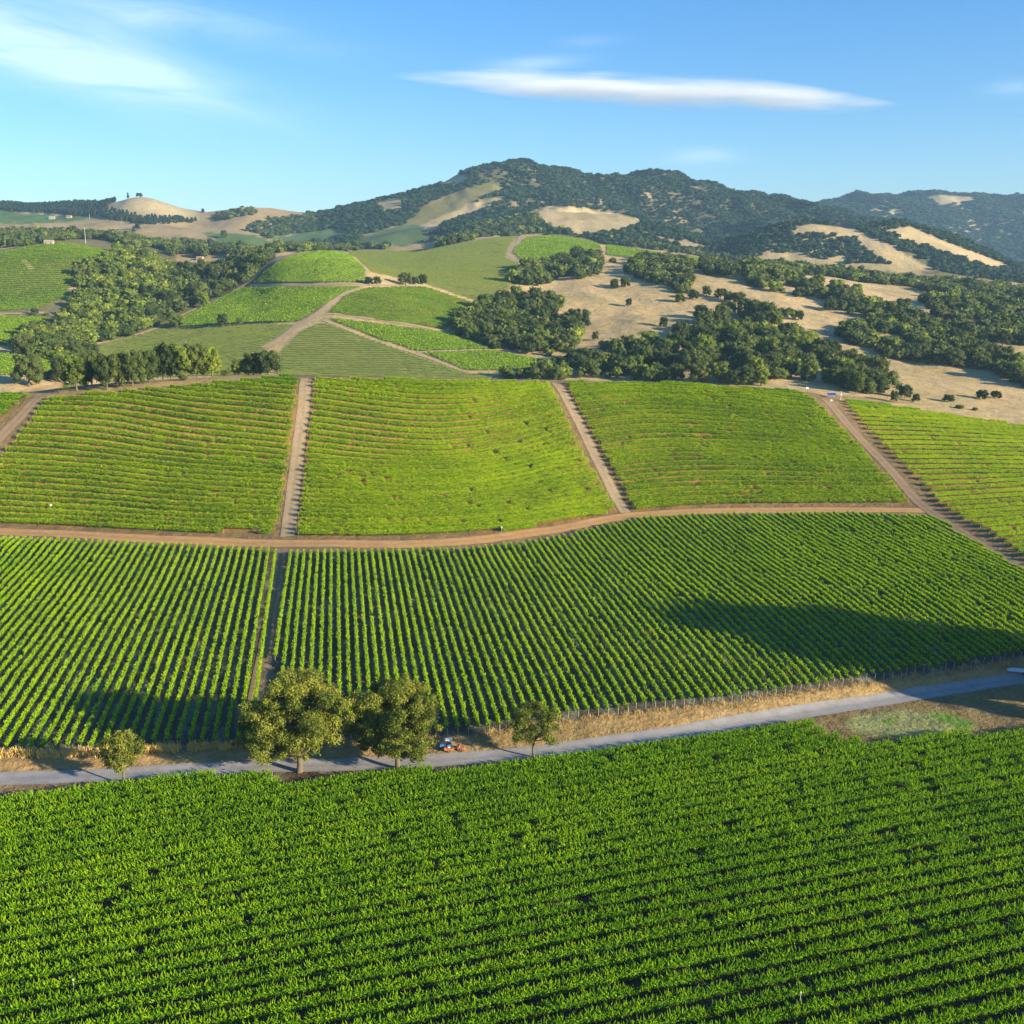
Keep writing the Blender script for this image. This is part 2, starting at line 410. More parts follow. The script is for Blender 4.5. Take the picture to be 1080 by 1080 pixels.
paint([(300, 808), (335, 806), (338, 818), (305, 819)], (.13, .08, .05), 120, 420)
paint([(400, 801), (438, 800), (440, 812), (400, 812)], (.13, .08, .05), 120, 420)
# sandy strip under the crest oaks
paint([(20, 412), (60, 405), (150, 400), (240, 391), (300, 389), (305, 396), (240, 402), (150, 411), (50, 420), (15, 416)], (.42, .30, .16), 440, 640)
paint([(862, 412), (880, 410), (940, 418), (970, 426), (905, 424), (884, 421)], (.42, .30, .16), 440, 640)

# soften the steps between regions a little, as grass and soil do
for _ in range(1):
    tint[1:-1, 1:-1] = tint[1:-1, 1:-1] * .5 + .125 * (tint[:-2, 1:-1] + tint[2:, 1:-1] + tint[1:-1, :-2] + tint[1:-1, 2:])

t = NT('ground_soil_and_dry_grass')
p = t.pos()
base = t.attr('tint')
n_a = t.noise(.045, 5, .62, p)
n_b = t.noise(.9, 4, .65, p)
n_c = t.noise(.008, 4, .6, p)
c = t.mix(t.ramp(n_a, [(.38, (0, 0, 0)), (.66, (1, 1, 1))]), base, t.mix(.75, base, (1.25, 1.12, .95), 'MULTIPLY'))
c = t.mix(t.ramp(n_b, [(.3, (0, 0, 0)), (.7, (1, 1, 1))]), t.mix(1.0, c, (.72, .74, .74), 'MULTIPLY'), t.mix(1.0, c, (1.22, 1.2, 1.16), 'MULTIPLY'))
c = t.mix(t.ramp(n_c, [(.4, (0, 0, 0)), (.62, (.8, .8, .8))]), c, t.mix(1.0, c, (.70, .74, .66), 'MULTIPLY'))
n_d = t.noise(.16, 6, .7, p)
c = t.mix(t.ramp(n_d, [(.42, (0, 0, 0)), (.60, (.75, .75, .75))]), c, t.mix(1.0, c, (.74, .72, .64), 'MULTIPLY'))
m_ground = t.out(t.bsdf(c, .95, .1, t.bump(t.math('ADD', n_b, t.math('MULTIPLY', n_d, 5.0)), .8, .35)))
nY, nU = XX.shape
idx = np.arange(nY * nU).reshape(nY, nU)
faces = np.stack([idx[:-1, :-1], idx[:-1, 1:], idx[1:, 1:], idx[1:, :-1]], -1).reshape(-1, 4)
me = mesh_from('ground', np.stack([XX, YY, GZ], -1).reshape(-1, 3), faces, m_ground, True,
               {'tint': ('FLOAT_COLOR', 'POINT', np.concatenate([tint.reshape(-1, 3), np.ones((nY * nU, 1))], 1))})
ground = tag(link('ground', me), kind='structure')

# ------------------------------------------------------------------ tracks and the paved road: ribbons lying on the land
def ribbon(name, pts, width, lift, mat, ymin=40, ymax=9000, step=None, bank=None):
    w = catmull(world_poly(pts, ymin, ymax), 10)
    seg = np.linalg.norm(np.diff(w, axis=0), axis=1); s = np.concatenate([[0], np.cumsum(seg)])
    st = step or 2.0
    n = max(2, int(s[-1] / st)); sn = np.linspace(0, s[-1], n)
    px_ = np.interp(sn, s, w[:, 0]); py_ = np.interp(sn, s, w[:, 1])
    d = np.stack([np.gradient(px_), np.gradient(py_)], 1); d /= np.linalg.norm(d, axis=1)[:, None]
    nr = np.stack([-d[:, 1], d[:, 0]], 1)
    m = 7
    rows = []
    ww = np.interp(np.linspace(0, 1, n), np.linspace(0, 1, len(width)), width) if isinstance(width, (list, tuple)) else np.full(n, width)
    eL = ww * .5 * (1 + .10 * fbm(sn / 5, sn * 0 + 3.3, 3)); eR = ww * .5 * (1 + .10 * fbm(sn / 5, sn * 0 + 13.3, 3))
    for k in range(m):
        tt = k / (m - 1)
        off = -eL + (eL + eR) * tt
        X = px_ + nr[:, 0] * off; Y = py_ + nr[:, 1] * off
        Z = height(X, Y) + lift + (0 if k in (0, m-1) else .0)
        rows.append(np.stack([X, Y, Z], 1))
    V = np.stack(rows, 1)
    ii = np.arange(n * m).reshape(n, m)
    F = np.stack([ii[:-1, :-1], ii[1:, :-1], ii[1:, 1:], ii[:-1, 1:]], -1).reshape(-1, 4)
    uv = np.zeros((n, m, 3)); uv[:, :, 0] = np.linspace(0, 1, m)[None, :]; uv[:, :, 1] = sn[:, None]
    me = mesh_from(name, V.reshape(-1, 3), F[:, ::-1], mat, True, {'track': ('FLOAT_VECTOR', 'POINT', uv.reshape(-1, 3))})
    return tag(link(name, me), kind='structure')

def track_mat(name, a, b, rutcol, rut=.5, scale=.5):
    t = NT(name); p = t.pos()
    sp = t.n('ShaderNodeSeparateXYZ'); t.l(t.attr('track', 'Vector'), sp.inputs[0])
    f = t.noise(scale, 5, .65, p); c = t.mix(t.ramp(f, [(.3, (0, 0, 0)), (.7, (1, 1, 1))]), a, b)
    r = t.ramp(sp.outputs[0], [(0, (.15, .15, .15)), (.18, (1, 1, 1)), (.32, (1, 1, 1)), (.5, (0, 0, 0)), (.68, (1, 1, 1)), (.82, (1, 1, 1)), (1, (.15, .15, .15))])
    f2 = t.noise(.12, 3, .6, p)
    rr = t.math('MULTIPLY', t.math('MULTIPLY', r, rut), f2)
    c = t.mix(rr, c, rutcol)
    g = t.noise(3.5, 4, .7, p)
    c = t.mix(t.ramp(g, [(.35, (.35, .35, .35)), (.65, (0, 0, 0))]), c, t.mix(1.0, c, (.72, .72, .72), 'MULTIPLY'))
    h_ = t.noise(.35, 6, .75, p)
    c = t.mix(t.ramp(h_, [(.50, (0, 0, 0)), (.56, (.5, .5, .5)), (.60, (.15, .15, .15))]), c, t.mix(1.0, c, (.70, .66, .60), 'MULTIPLY'))
    return t.out(t.bsdf(c, .95, .1, t.bump(g, .35, .08)))
m_road = track_mat('worn_asphalt', (.25, .235, .225), (.33, .31, .29), (.40, .37, .34), .8, .25)
m_red = track_mat('reddish_dirt', (.44, .215, .075), (.55, .30, .11), (.60, .38, .18), .9)
m_lane = track_mat('grey_brown_dirt', (.22, .145, .085), (.30, .205, .12), (.38, .27, .16), .9)
m_tan = track_mat('tan_lane_dirt', (.31, .22, .115), (.41, .295, .165), (.46, .35, .21), .9)
m_pale = track_mat('pale_dirt', (.38, .265, .155), (.47, .335, .20), (.52, .39, .25), .8)
road = ribbon('road', [(-330, 858), (-100, 834), (0, 822), (60, 820), (110, 818), (180, 814), (240, 811), (300, 808), (360, 807), (430, 804), (511, 799), (570, 793), (630, 785), (710, 774), (790, 761), (860, 750), (918, 741), (986, 730), (1080, 716), (1200, 698), (1400, 672)], 5.0, .06, m_road, step=1.5)
ribbon('dirt_road', [(-330, 552), (-100, 556), (0, 561), (75, 564), (150, 568), (220, 571), (300, 573.5), (400, 574), (450, 573), (500, 570), (560, 562), (600, 556), (640, 548), (680, 543), (760, 539), (850, 538), (930, 538), (975, 538.5)], [7, 7, 7.6, 7.6, 7, 6.2, 5.5], .05, m_red)
ribbon('dirt_lane', [(270, 790), (271, 740), (282, 680), (292, 620), (297, 578)], 4.3, .09, m_lane)
ribbon('dirt_lane', [(303, 566), (309, 520), (315, 470), (320, 430), (322.5, 402), (323, 399)], 5.2, .09, m_tan)
ribbon('dirt_lane', [(660, 541), (640, 505), (618, 460), (600, 425), (586, 404)], 4.2, .09, m_tan)
ribbon('dirt_lane', [(1300, 705), (1160, 644), (1080, 600), (1040, 578), (1000, 552), (975, 535), (948, 506), (921, 477), (895, 449), (870, 421)], 4.4, .09, m_lane)
ribbon('dirt_lane', [(-150, 580), (-60, 520), (0, 462), (25, 436), (42, 418)], 5.0, .09, m_lane)
mids = [
 ('dirt_road', [(277, 367), (293, 359), (313, 344), (336, 330), (358, 314), (385, 300)], 6.5, 600, 1200),
 ('dirt_track', [(80, 372), (103, 363), (163, 347), (213, 323), (247, 307), (267, 294), (283, 278), (300, 270)], 5.5, 600, 1300),
 ('dirt_track', [(263, 301), (300, 300.5), (340, 300.5), (385, 300.5), (415, 301), (437, 302)], 4.5, 780, 1200),
 ('dirt_track', [(344, 331), (380, 335), (430, 342), (463, 349)], 4, 700, 1100),
 ('dirt_track', [(340, 338), (385, 356), (440, 374), (490, 392)], 3, 650, 1000),
 ('dirt_track', [(440, 372), (480, 370), (517, 369)], 3, 650, 1000),
 ('dirt_track', [(550, 250), (546, 257), (537, 262), (534, 269), (541, 275), (553, 278)], 7, 1100, 1800),
 ('dirt_track', [(531, 291), (533, 302), (538, 310), (545, 317)], 5, 950, 1500),
 ('dirt_track', [(364, 266), (377, 276), (388, 286)], 4, 900, 1300),
 ('dirt_track', [(24, 274), (29, 279), (34, 285)], 5, 900, 1300),
 ('dirt_track', [(9, 361), (14, 367), (20, 375)], 5, 650, 1000),
 ('dirt_track', [(74, 330), (80, 318), (76, 305), (84, 295)], 8, 880, 1300),
 ('dirt_track', [(-100, 270), (0, 263), (30, 258), (60, 255)], 8, 1000, 1500),
 ('dirt_track', [(-100, 332), (0, 331), (40, 330), (62, 333)], 8, 800, 1300),
]
for nm, pts, w, a, b in mids: ribbon(nm, pts, w, .35, m_pale, a, b, 4)
# ------------------------------------------------------------------ leaves
def leaf_mat(name, dark, mid_, light, trans=.35, rnd=.12):
    t = NT(name); tone = t.attr('tone', 'Fac')
    oi = t.n('ShaderNodeObjectInfo')
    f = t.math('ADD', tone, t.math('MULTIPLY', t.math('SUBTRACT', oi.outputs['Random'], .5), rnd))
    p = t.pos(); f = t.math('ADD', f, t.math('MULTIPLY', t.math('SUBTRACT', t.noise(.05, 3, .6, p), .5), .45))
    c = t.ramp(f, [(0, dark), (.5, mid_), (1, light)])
    b = t.bsdf(c, .65, .08)
    tr = t.n('ShaderNodeBsdfTranslucent'); t.l(t.mix(1.0, c, (1.25, 1.15, .5), 'MULTIPLY'), tr.inputs['Color'])
    mx = t.n('ShaderNodeMixShader'); mx.inputs[0].default_value = trans
    t.l(b, mx.inputs[1]); t.l(tr.outputs[0], mx.inputs[2])
    return t.out(mx.outputs[0])
m_vine = leaf_mat('vine_leaves', (.04, .12, .003), (.205, .39, .004), (.50, .64, .008), .38)
m_vine_up = leaf_mat('vine_leaves_hillside', (.05, .12, .004), (.32, .46, .005), (.62, .70, .010), .38)
m_vine_far = leaf_mat('vine_leaves_far', (.08, .16, .012), (.25, .38, .022), (.40, .49, .04), .3)
m_vine_dull = leaf_mat('vine_leaves_young', (.17, .21, .045), (.30, .36, .07), (.40, .44, .09), .3)

def quads(P0, N, size, asp=.8, seed=None):
    """leaf quads centred at P0 (n,3) facing N, size (n,) -> verts (4n,3)"""
    r = rng
    n = len(P0)
    a = r.normal(size=(n, 3)); t = np.cross(N, a); t /= np.linalg.norm(t, axis=1)[:, None] + 1e-9
    b = np.cross(N, t); b /= np.linalg.norm(b, axis=1)[:, None] + 1e-9
    s = size[:, None] * .5
    V = np.stack([P0 - t * s, P0 - b * s * asp, P0 + t * s, P0 + b * s * asp], 1)
    return V.reshape(-1, 3)
def quad_faces(n): return np.arange(4 * n).reshape(n, 4)

def vine_foliage(p0, p1, hgt, wid, leaves, lsize, shoots, slen, h0=.55, tone0=.5):
    """one row of vines between two ground points: rough inner mass, leaves over it, shoots standing out of the top"""
    pl_ = p0 if p1 is None else np.array([p0, p1])
    cs = np.concatenate([[0], np.cumsum(np.linalg.norm(np.diff(pl_, axis=0), axis=1))]); Ln = cs[-1]; p0 = pl_[0]
    gx = np.gradient(pl_[:, 0], cs); gy = np.gradient(pl_[:, 1], cs)
    def at_(s, off):
        s = np.broadcast_to(s, off.shape)
        dx = np.interp(s, cs, gx); dy = np.interp(s, cs, gy)
        return np.interp(s, cs, pl_[:, 0]) - dy * off, np.interp(s, cs, pl_[:, 1]) + dx * off
    def nrm_(s):
        return np.stack([-np.interp(s, cs, gy), np.interp(s, cs, gx)], 1)
    # vigour along the row, with a missing or weak vine here and there
    gaps = rng.uniform(0, Ln, rng.poisson(Ln / 75))
    def vig(s):
        g = 1 + .30 * fbm(s / 2.6 + p0[0], s * 0 + p0[1] * .37, 3) + .16 * fbm(s / 22 + p0[0], s * 0 + p0[1] * .07, 2)
        for gp in gaps: g = g * (1 - .65 * np.exp(-((s - gp) / .85) ** 2))
        return g
    # inner mass
    st = max(.6, min(1.1 if p1 is None else 2.4, Ln / 3)); n = max(3, int(Ln / st)); s = np.linspace(.3, Ln - .3, n)
    vg = vig(s); jit = rng.normal(0, .10, (n, 6, 2))
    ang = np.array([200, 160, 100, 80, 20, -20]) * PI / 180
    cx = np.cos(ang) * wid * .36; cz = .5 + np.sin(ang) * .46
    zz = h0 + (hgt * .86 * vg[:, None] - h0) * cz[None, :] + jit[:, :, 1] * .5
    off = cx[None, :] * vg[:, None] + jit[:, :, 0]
    taper = np.ones(n); taper[0] = taper[-1] = .3
    off *= taper[:, None]
    X, Y = at_(s[:, None], off)
    gz = height(X, Y)
    V0 = np.stack([X, Y, gz + zz], -1).reshape(-1, 3)
    ii = np.arange(n * 6).reshape(n, 6)
    F0 = np.stack([ii[:-1], np.roll(ii[:-1], -1, 1), np.roll(ii[1:], -1, 1), ii[1:]], -1).reshape(-1, 4)
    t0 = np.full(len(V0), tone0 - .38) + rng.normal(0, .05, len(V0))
    # leaves
    m = int(leaves * Ln); s = rng.uniform(0, Ln, m); vg = vig(s)
    keep = rng.uniform(0, 1, m) < np.clip(vg * 1.0, .15, 1); s = s[keep]; vg = vg[keep]; m = len(s)
    a = rng.uniform(-.45, PI + .45, m)
    off = np.cos(a) * wid * .5 * vg * rng.uniform(.75, 1.12, m)
    zc = h0 + (hgt * vg - h0) * (.42 + .55 * np.sin(a) * rng.uniform(.8, 1.08, m))
    X, Y = at_(s, off); nn = nrm_(s)
    Pq = np.stack([X, Y, height(X, Y) + np.maximum(zc, .2)], 1)
    N = np.stack([nn[:, 0] * np.cos(a), nn[:, 1] * np.cos(a), np.sin(a) + .35], 1) + rng.normal(0, .55, (m, 3))
    N /= np.linalg.norm(N, axis=1)[:, None]
    V1 = quads(Pq, N, lsize * rng.uniform(.6, 1.3, m))
    t1 = np.repeat(tone0 - .12 + .22 * np.sin(a) + rng.normal(0, .13, m), 4)  # leaves darken down the row sides: shade between rows put into the colour
    Vs = [V0, V1]; Ts = [t0, t1]; Fs = [F0, quad_faces(m) + len(V0)]
    if shoots:
        k = int(shoots * Ln); s = rng.uniform(0, Ln, k); vg = vig(s)
        off = rng.uniform(-.5, .5, k) * wid
        zb = hgt * vg * (.9 - .25 * np.abs(off) / wid)
        X, Y = at_(s, off); nn = nrm_(s)
        B = np.stack([X, Y, height(X, Y) + zb], 1)
        D = np.stack([nn[:, 0] * off / wid, nn[:, 1] * off / wid, np.full(k, 1.0)], 1) + rng.normal(0, .42, (k, 3)); D[:, 2] = np.abs(D[:, 2])
        D /= np.linalg.norm(D, axis=1)[:, None]
        ln = slen * rng.uniform(.5, 1.35, k)
        side = np.cross(D, rng.normal(size=(k, 3))); side /= np.linalg.norm(side, axis=1)[:, None]
        w_ = lsize * .30
        # tapering blade of leaves bent outwards
        mid_ = B + D * (ln * .5)[:, None]; bend = np.cross(side, D) * (ln * rng.uniform(-.2, .2, k))[:, None]
        tip = B + D * ln[:, None] + bend
        V2 = np.stack([B, mid_ - side * w_, tip, mid_ + side * w_], 1).reshape(-1, 3)
        side2 = np.cross(side, D)
        V3 = np.stack([B, mid_ - side2 * w_, tip, mid_ + side2 * w_], 1).reshape(-1, 3)
        base = len(V0) + len(V1)
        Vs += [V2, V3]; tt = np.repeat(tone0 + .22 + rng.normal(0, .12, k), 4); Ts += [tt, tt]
        Fs += [quad_faces(k) + base, quad_faces(k) + base + 4 * k]
    return np.vstack(Vs), np.vstack(Fs), np.concatenate(Ts)

def row_lines(poly, ang, spacing, phase=0.0, minlen=4.0, wig=0):
    """parallel segments inside a ground polygon"""
    a = math.radians(ang); d = np.array([math.cos(a), math.sin(a)]); nrm = np.array([-d[1], d[0]])
    s = poly @ d; t = poly @ nrm
    out = []
    k0 = math.ceil((t.min() - phase) / spacing)
    tt = k0 * spacing + phase
    while tt < t.max():
        xs = []
        n = len(poly)
        for i in range(n):
            t0, t1 = t[i], t[(i+1) % n]
            if (t0 > tt) != (t1 > tt):
                xs.append(s[i] + (s[(i+1) % n] - s[i]) * (tt - t0) / (t1 - t0))
        xs.sort()
        for j in range(0, len(xs) - 1, 2):
            if xs[j+1] - xs[j] > minlen: out.append((d * xs[j] + nrm * tt, d * xs[j+1] + nrm * tt))
        tt += spacing
    return out

# end post (shared mesh), weathered steel with a lean
m_post = simple_mat('galvanised_post', (.42, .38, .32), .6, .3, .2, 6)
def post_mesh(name, r, h, lean=.12):
    V = []; F = []
    n = 6
    for k, (z, rr) in enumerate(((-.3, r), (h * .5, r), (h, r * .96))):
        for i in range(n):
            a = i / n * 2 * PI
            V.append((math.cos(a) * rr + lean * z, math.sin(a) * rr, z))
    for k in range(2):
        for i in range(n):
            F.append((k*n+i, k*n+(i+1) % n, (k+1)*n+(i+1) % n, (k+1)*n+i))
    me = mesh_from(name, np.array(V), [np.array(F), np.array([[2*n + i for i in range(n)]])], m_post)
    return me
post_me = post_mesh('end_post', .06, 1.6)
post_thin = post_mesh('end_post', .04, 1.3)

def view_runs(q):
    """the stretches of a row that could be seen (with a margin for a step to the side)"""
    z = height(q[:, 0], q[:, 1]) + 1.5
    x, y = project(q[:, 0], q[:, 1], z)
    return (x > -70) & (x < 1150) & (y < 1125) & (y > 0)

def curved_rows(poly, ang, spacing, base=None):
    """rows inside a ground polygon, each following the line of the track below it"""
    a = math.radians(ang); d = np.array([math.cos(a), math.sin(a)]); nrm = np.array([-d[1], d[0]])
    s = poly @ d; t = poly @ nrm
    ss = np.arange(s.min() - 2, s.max() + 2, 1.5)
    if base is None: bt = np.zeros(len(ss))
    else:
        bs = base @ d; bn = base @ nrm; o_ = np.argsort(bs); bt = np.interp(ss, bs[o_], bn[o_])
        k = np.ones(25) / 25; bt = np.convolve(np.pad(bt, 12, mode='edge'), k, 'valid')
    out = []
    lo = t.min() - bt.max() - 2; hi = t.max() - bt.min() + 2
    for off in np.arange(math.ceil(lo / spacing) * spacing + .6, hi, spacing):
        q = d[None] * ss[:, None] + nrm[None] * (bt + off)[:, None]
        ok = inside(q[:, 0], q[:, 1], poly) & view_runs(q)
        i = 0
        while i < len(ok):
            if ok[i]:
                j = i
                while j + 1 < len(ok) and ok[j+1]: j += 1
                if j - i >= 3: out.append(q[i:j+1])
                i = j + 1
            else: i += 1
    return out

road_w = catmull(world_poly([(-330, 858), (-100, 834), (0, 822), (110, 818), (240, 811), (430, 804), (630, 785), (790, 761), (918, 741), (1080, 716), (1400, 672)]), 10)
track_w = catmull(world_poly([(-330, 552), (0, 561), (150, 568), (300, 573.5), (400, 574), (500, 570), (600, 556), (640, 549), (700, 543), (760, 540), (930, 538), (1200, 536)]), 10)
U_ = dict(h=2.0, w=1.75, lv=42, ls=.36, sh=5, sl=.5, mat=m_vine_up, h0=.3, base=track_w, ang=0)
VINE = {
 'fg': dict(ang=16.5, sp=3.3, h=1.5, w=1.5, lv=54, ls=.27, sh=20, sl=.85, mat=m_vine, tone=.35, h0=.3, base=None,
            label='dense green vine row in the near field before the grey road, long shoots on top', group='vine rows of the near field'),
 'l1': dict(ang=100.5, sp=2.4, h=1.8, w=.74, lv=26, ls=.28, sh=7.5, sl=.55, mat=m_vine, tone=.60, h0=.6, base=None,
            label='leaning vine row between road and reddish track, left of the dark lane', group='vine rows left of the dark lane'),
 'l2': dict(ang=99.5, sp=2.2, h=1.8, w=.74, lv=26, ls=.28, sh=7.5, sl=.55, mat=m_vine, tone=.60, h0=.6, base=None,
            label='vine row in the wide striped block above the road, right of the dark lane', group='vine rows of the wide striped block above the road'),
 'u0': dict(U_, sp=3.75, tone=.45, label='vine row in the hillside corner left of the leftmost dirt lane', group='vine rows of the hillside corner block'),
 'u1': dict(U_, sp=3.75, tone=.47, label='level vine row on the hillside block below the crest oaks', group='vine rows of the hillside block below the crest oaks'),
 'u2': dict(U_, sp=3.75, tone=.54, label='bright yellow green vine row on the hillside between the two pale lanes', group='vine rows between the pale lanes'),
 'u3': dict(U_, sp=3.75, tone=.42, label='level vine row on the hillside, left of the lane to the solar panel', group='vine rows left of the solar panel lane'),
 'u4': dict(U_, ang=9, sp=5.3, base=None, tone=.60, w=1.2, label='widely spaced pale green vine row right of the lane to the solar panel', group='widely spaced vine rows at the right edge'),
}
todo = []
for key, q in VINE.items():
    poly = world_poly(densify(BL[key] + [BL[key][0]], 25)[:-1], 40, 560)
    k = 0
    for pl in curved_rows(poly, q['ang'], q['sp'], q['base']):
        ln = np.linalg.norm(np.diff(pl, axis=0), axis=1).sum()
        todo.append((ln / np.linalg.norm(pl.mean(0)), key, pl)); k += 1
    print('ROWS', key, k)
todo.sort(key=lambda r_: -r_[0])
print('VINE ROWS', len(todo))
rest_rows = []
for n_, (_, key, pl) in enumerate(todo):
    q = VINE[key]
    p0, p1 = pl[0], pl[-1]
    V, F, T = vine_foliage(pl, None, q['h'], q['w'], q['lv'], q['ls'], q['sh'], q['sl'], q['h0'], q['tone'])
    if n_ >= 300:
        rest_rows.append((V, F, T)); continue
    z0 = float(height(p0[0], p0[1])); o3 = np.array([p0[0], p0[1], z0])
    root = empty('vine_row', tuple(o3))
    tag(root, q['label'], 'vine row', q['group'])
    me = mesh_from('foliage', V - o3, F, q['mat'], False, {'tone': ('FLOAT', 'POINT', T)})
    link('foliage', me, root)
    for e_, dd in ((p0, pl[0] - pl[1]), (p1, pl[-1] - pl[-2])):
        dd = dd / np.linalg.norm(dd)
        pe = e_ + dd * (.55 if key[0] == 'l' else .1)
        po = link('end_post', post_me if key[0] == 'l' else post_thin, root)
        po.location = (pe[0] - o3[0], pe[1] - o3[1], float(height(pe[0], pe[1])) - z0)
        po.rotation_euler = (0, 0, math.atan2(dd[1], dd[0]))
if rest_rows:
    n0 = 0; VV = []; FF = []; TT = []
    for V, F, T in rest_rows:
        VV.append(V); FF.append(F + n0); TT.append(T); n0 += len(V)
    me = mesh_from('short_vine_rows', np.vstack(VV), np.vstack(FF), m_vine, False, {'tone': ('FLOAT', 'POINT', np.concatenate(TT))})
    tag(link('short_vine_rows', me), 'short vine rows cut off at the corners and edges of the blocks', 'vineyard', kind='stuff')

# the vineyards of the middle distance: hundreds more rows, one mass
Vs = {0: [], 1: []}; Fs = {0: [], 1: []}; Ts = {0: [], 1: []}; nv = {0: 0, 1: 0}
for key, (poly, ya, yb, col, ang, sp, sz, tone) in MB.items():
    wp = world_poly(densify(poly + [poly[0]], 15)[:-1], ya, yb)
    cy_ = wp[:, 1].mean(); far_ = cy_ / 800
    for a, b in row_lines(wp, ang, sp * 1.25, 0, 6):
        V, F, T = vine_foliage(a, b, 1.7, 1.15 * sz, 4.2 * sz / far_, .85 * sz * far_**.5, 0, 0, .2, .5 if not tone else .35)
        Vs[tone].append(V); Fs[tone].append(F + nv[tone]); Ts[tone].append(T); nv[tone] += len(V)
for k in (0, 1):
    me = mesh_from('vine_rows', np.vstack(Vs[k]), np.vstack(Fs[k]), m_vine_dull if k else m_vine_far, False, {'tone': ('FLOAT', 'POINT', np.concatenate(Ts[k]))})
    tag(link('distant_vine_rows', me), 'hundreds of ' + ('dull grey green young' if k else 'bright green') + ' vine rows striping the rolling slopes behind the crest', 'vineyard', kind='stuff')
# ------------------------------------------------------------------ trees
import bmesh
def ico(sub):
    bm = bmesh.new(); bmesh.ops.create_icosphere(bm, subdivisions=sub, radius=1.0)
    V = np.array([v.co[:] for v in bm.verts]); F = np.array([[v.index for v in f.verts] for f in bm.faces]); bm.free()
    return V, F
ICO1 = ico(1); ICO2 = ico(2)
m_bark = simple_mat('bark', (.15, .115, .08), .9, .1, .35, 2.0)
m_oak = leaf_mat('oak_leaves', (.028, .045, .013), (.085, .115, .026), (.18, .20, .042), .25, .45)
m_mount = leaf_mat('mountain_leaves', (.014, .034, .016), (.034, .066, .024), (.065, .10, .032), .15, .1)
m_green = leaf_mat('light_green_leaves', (.06, .09, .018), (.17, .225, .03), (.34, .37, .045), .3, .5)
m_conif = leaf_mat('dark_needles', (.012, .026, .014), (.030, .050, .022), (.055, .075, .03), .12, .3)
m_near = leaf_mat('olive_oak_leaves', (.025, .042, .010), (.13, .165, .024), (.30, .31, .045), .30, .1)

def tube(pts, rad, n=7):
    pts = np.array(pts, float); V = []; F = []
    for i, p in enumerate(pts):
        d = pts[min(i+1, len(pts)-1)] - pts[max(i-1, 0)]; d /= np.linalg.norm(d) + 1e-9
        a = np.cross(d, [.3, .9, .1]); a /= np.linalg.norm(a); b = np.cross(d, a)
        for k in range(n):
            t = k / n * 2 * PI; V.append(p + (a * math.cos(t) + b * math.sin(t)) * rad[i])
    m = len(pts)
    for i in range(m - 1):
        for k in range(n):
            F.append((i*n+k, i*n+(k+1) % n, (i+1)*n+(k+1) % n, (i+1)*n+k))
    return np.array(V), np.array(F)

def crown(blobs, leaves, lsize, core=.72, tone0=.5, icos=ICO1, tvar=.16, loose=.17):
    """blobs (n,4 or 6): x y z rx [ry rz]; leafy clumps: dark leafy core inside, leaf faces through the shell"""
    Vq = []; Tq = []; Vt = []; Ft = []; Tt = []; nt_ = 0
    for bl in blobs:
        c = np.array(bl[:3]); r = np.array(bl[3:6]) if len(bl) >= 6 else np.full(3, bl[3])
        bt = tone0 + rng.normal(0, tvar)
        n = max(6, int(leaves * (r.mean() ** 2)))
        N = rng.normal(size=(n, 3)); N /= np.linalg.norm(N, axis=1)[:, None]
        rad = 1 - np.abs(rng.normal(0, loose, n)); rad += (rng.uniform(size=n) < .12 + loose * .5) * rng.uniform(0, .15 + loose, n)
        Pq = c + N * r * rad[:, None]
        Nn = N + rng.normal(0, .6, (n, 3)); Nn /= np.linalg.norm(Nn, axis=1)[:, None]
        Vq.append(quads(Pq, Nn, lsize * rng.uniform(.55, 1.35, n), .75))
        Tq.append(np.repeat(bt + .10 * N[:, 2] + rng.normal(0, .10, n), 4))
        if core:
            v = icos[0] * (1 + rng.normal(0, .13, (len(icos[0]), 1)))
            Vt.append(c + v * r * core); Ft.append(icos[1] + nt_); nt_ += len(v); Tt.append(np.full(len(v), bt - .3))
    Vq = np.vstack(Vq); Tq = np.concatenate(Tq)
    nq = len(Vq) // 4
    if not Vt: return Vq, [quad_faces(nq)], Tq
    return np.vstack([Vq] + Vt), [quad_faces(nq), np.vstack(Ft) + len(Vq)], np.concatenate([Tq] + Tt)

def unit_blobs(n, w, zlo, zhi, br, shape='round', seed=0):
    r = np.random.default_rng(seed); out = []
    for i in range(n):
        a = i * 2.39996 + r.uniform(-.4, .4); t = (i + .5) / n
        z = zlo + br * .7 + (zhi - zlo - br * 1.6) * t ** (.8 if shape == 'round' else 1.0)
        if shape == 'round':
            k = (z - zlo) / (zhi - zlo); rr = (w - br * 1.1) * math.sqrt(max(.05, 1 - (1.75 * k - .75) ** 2 * (.9 if k > .43 else .35)))
            rr *= r.uniform(.55, 1.08)
        else:
            k = (z - zlo) / (zhi - zlo); rr = (w - br) * (1 - k) * r.uniform(.6, 1.05)
        b = br * r.uniform(.75, 1.25) * (1 if shape == 'round' else (1.15 - .7 * k))
        out.append((math.cos(a) * rr, math.sin(a) * rr, z, b, b, b * .82))
    if shape == 'round': out.append((0, 0, (zlo + zhi) * .52, w * .55, w * .55, (zhi - zlo) * .34))
    return out

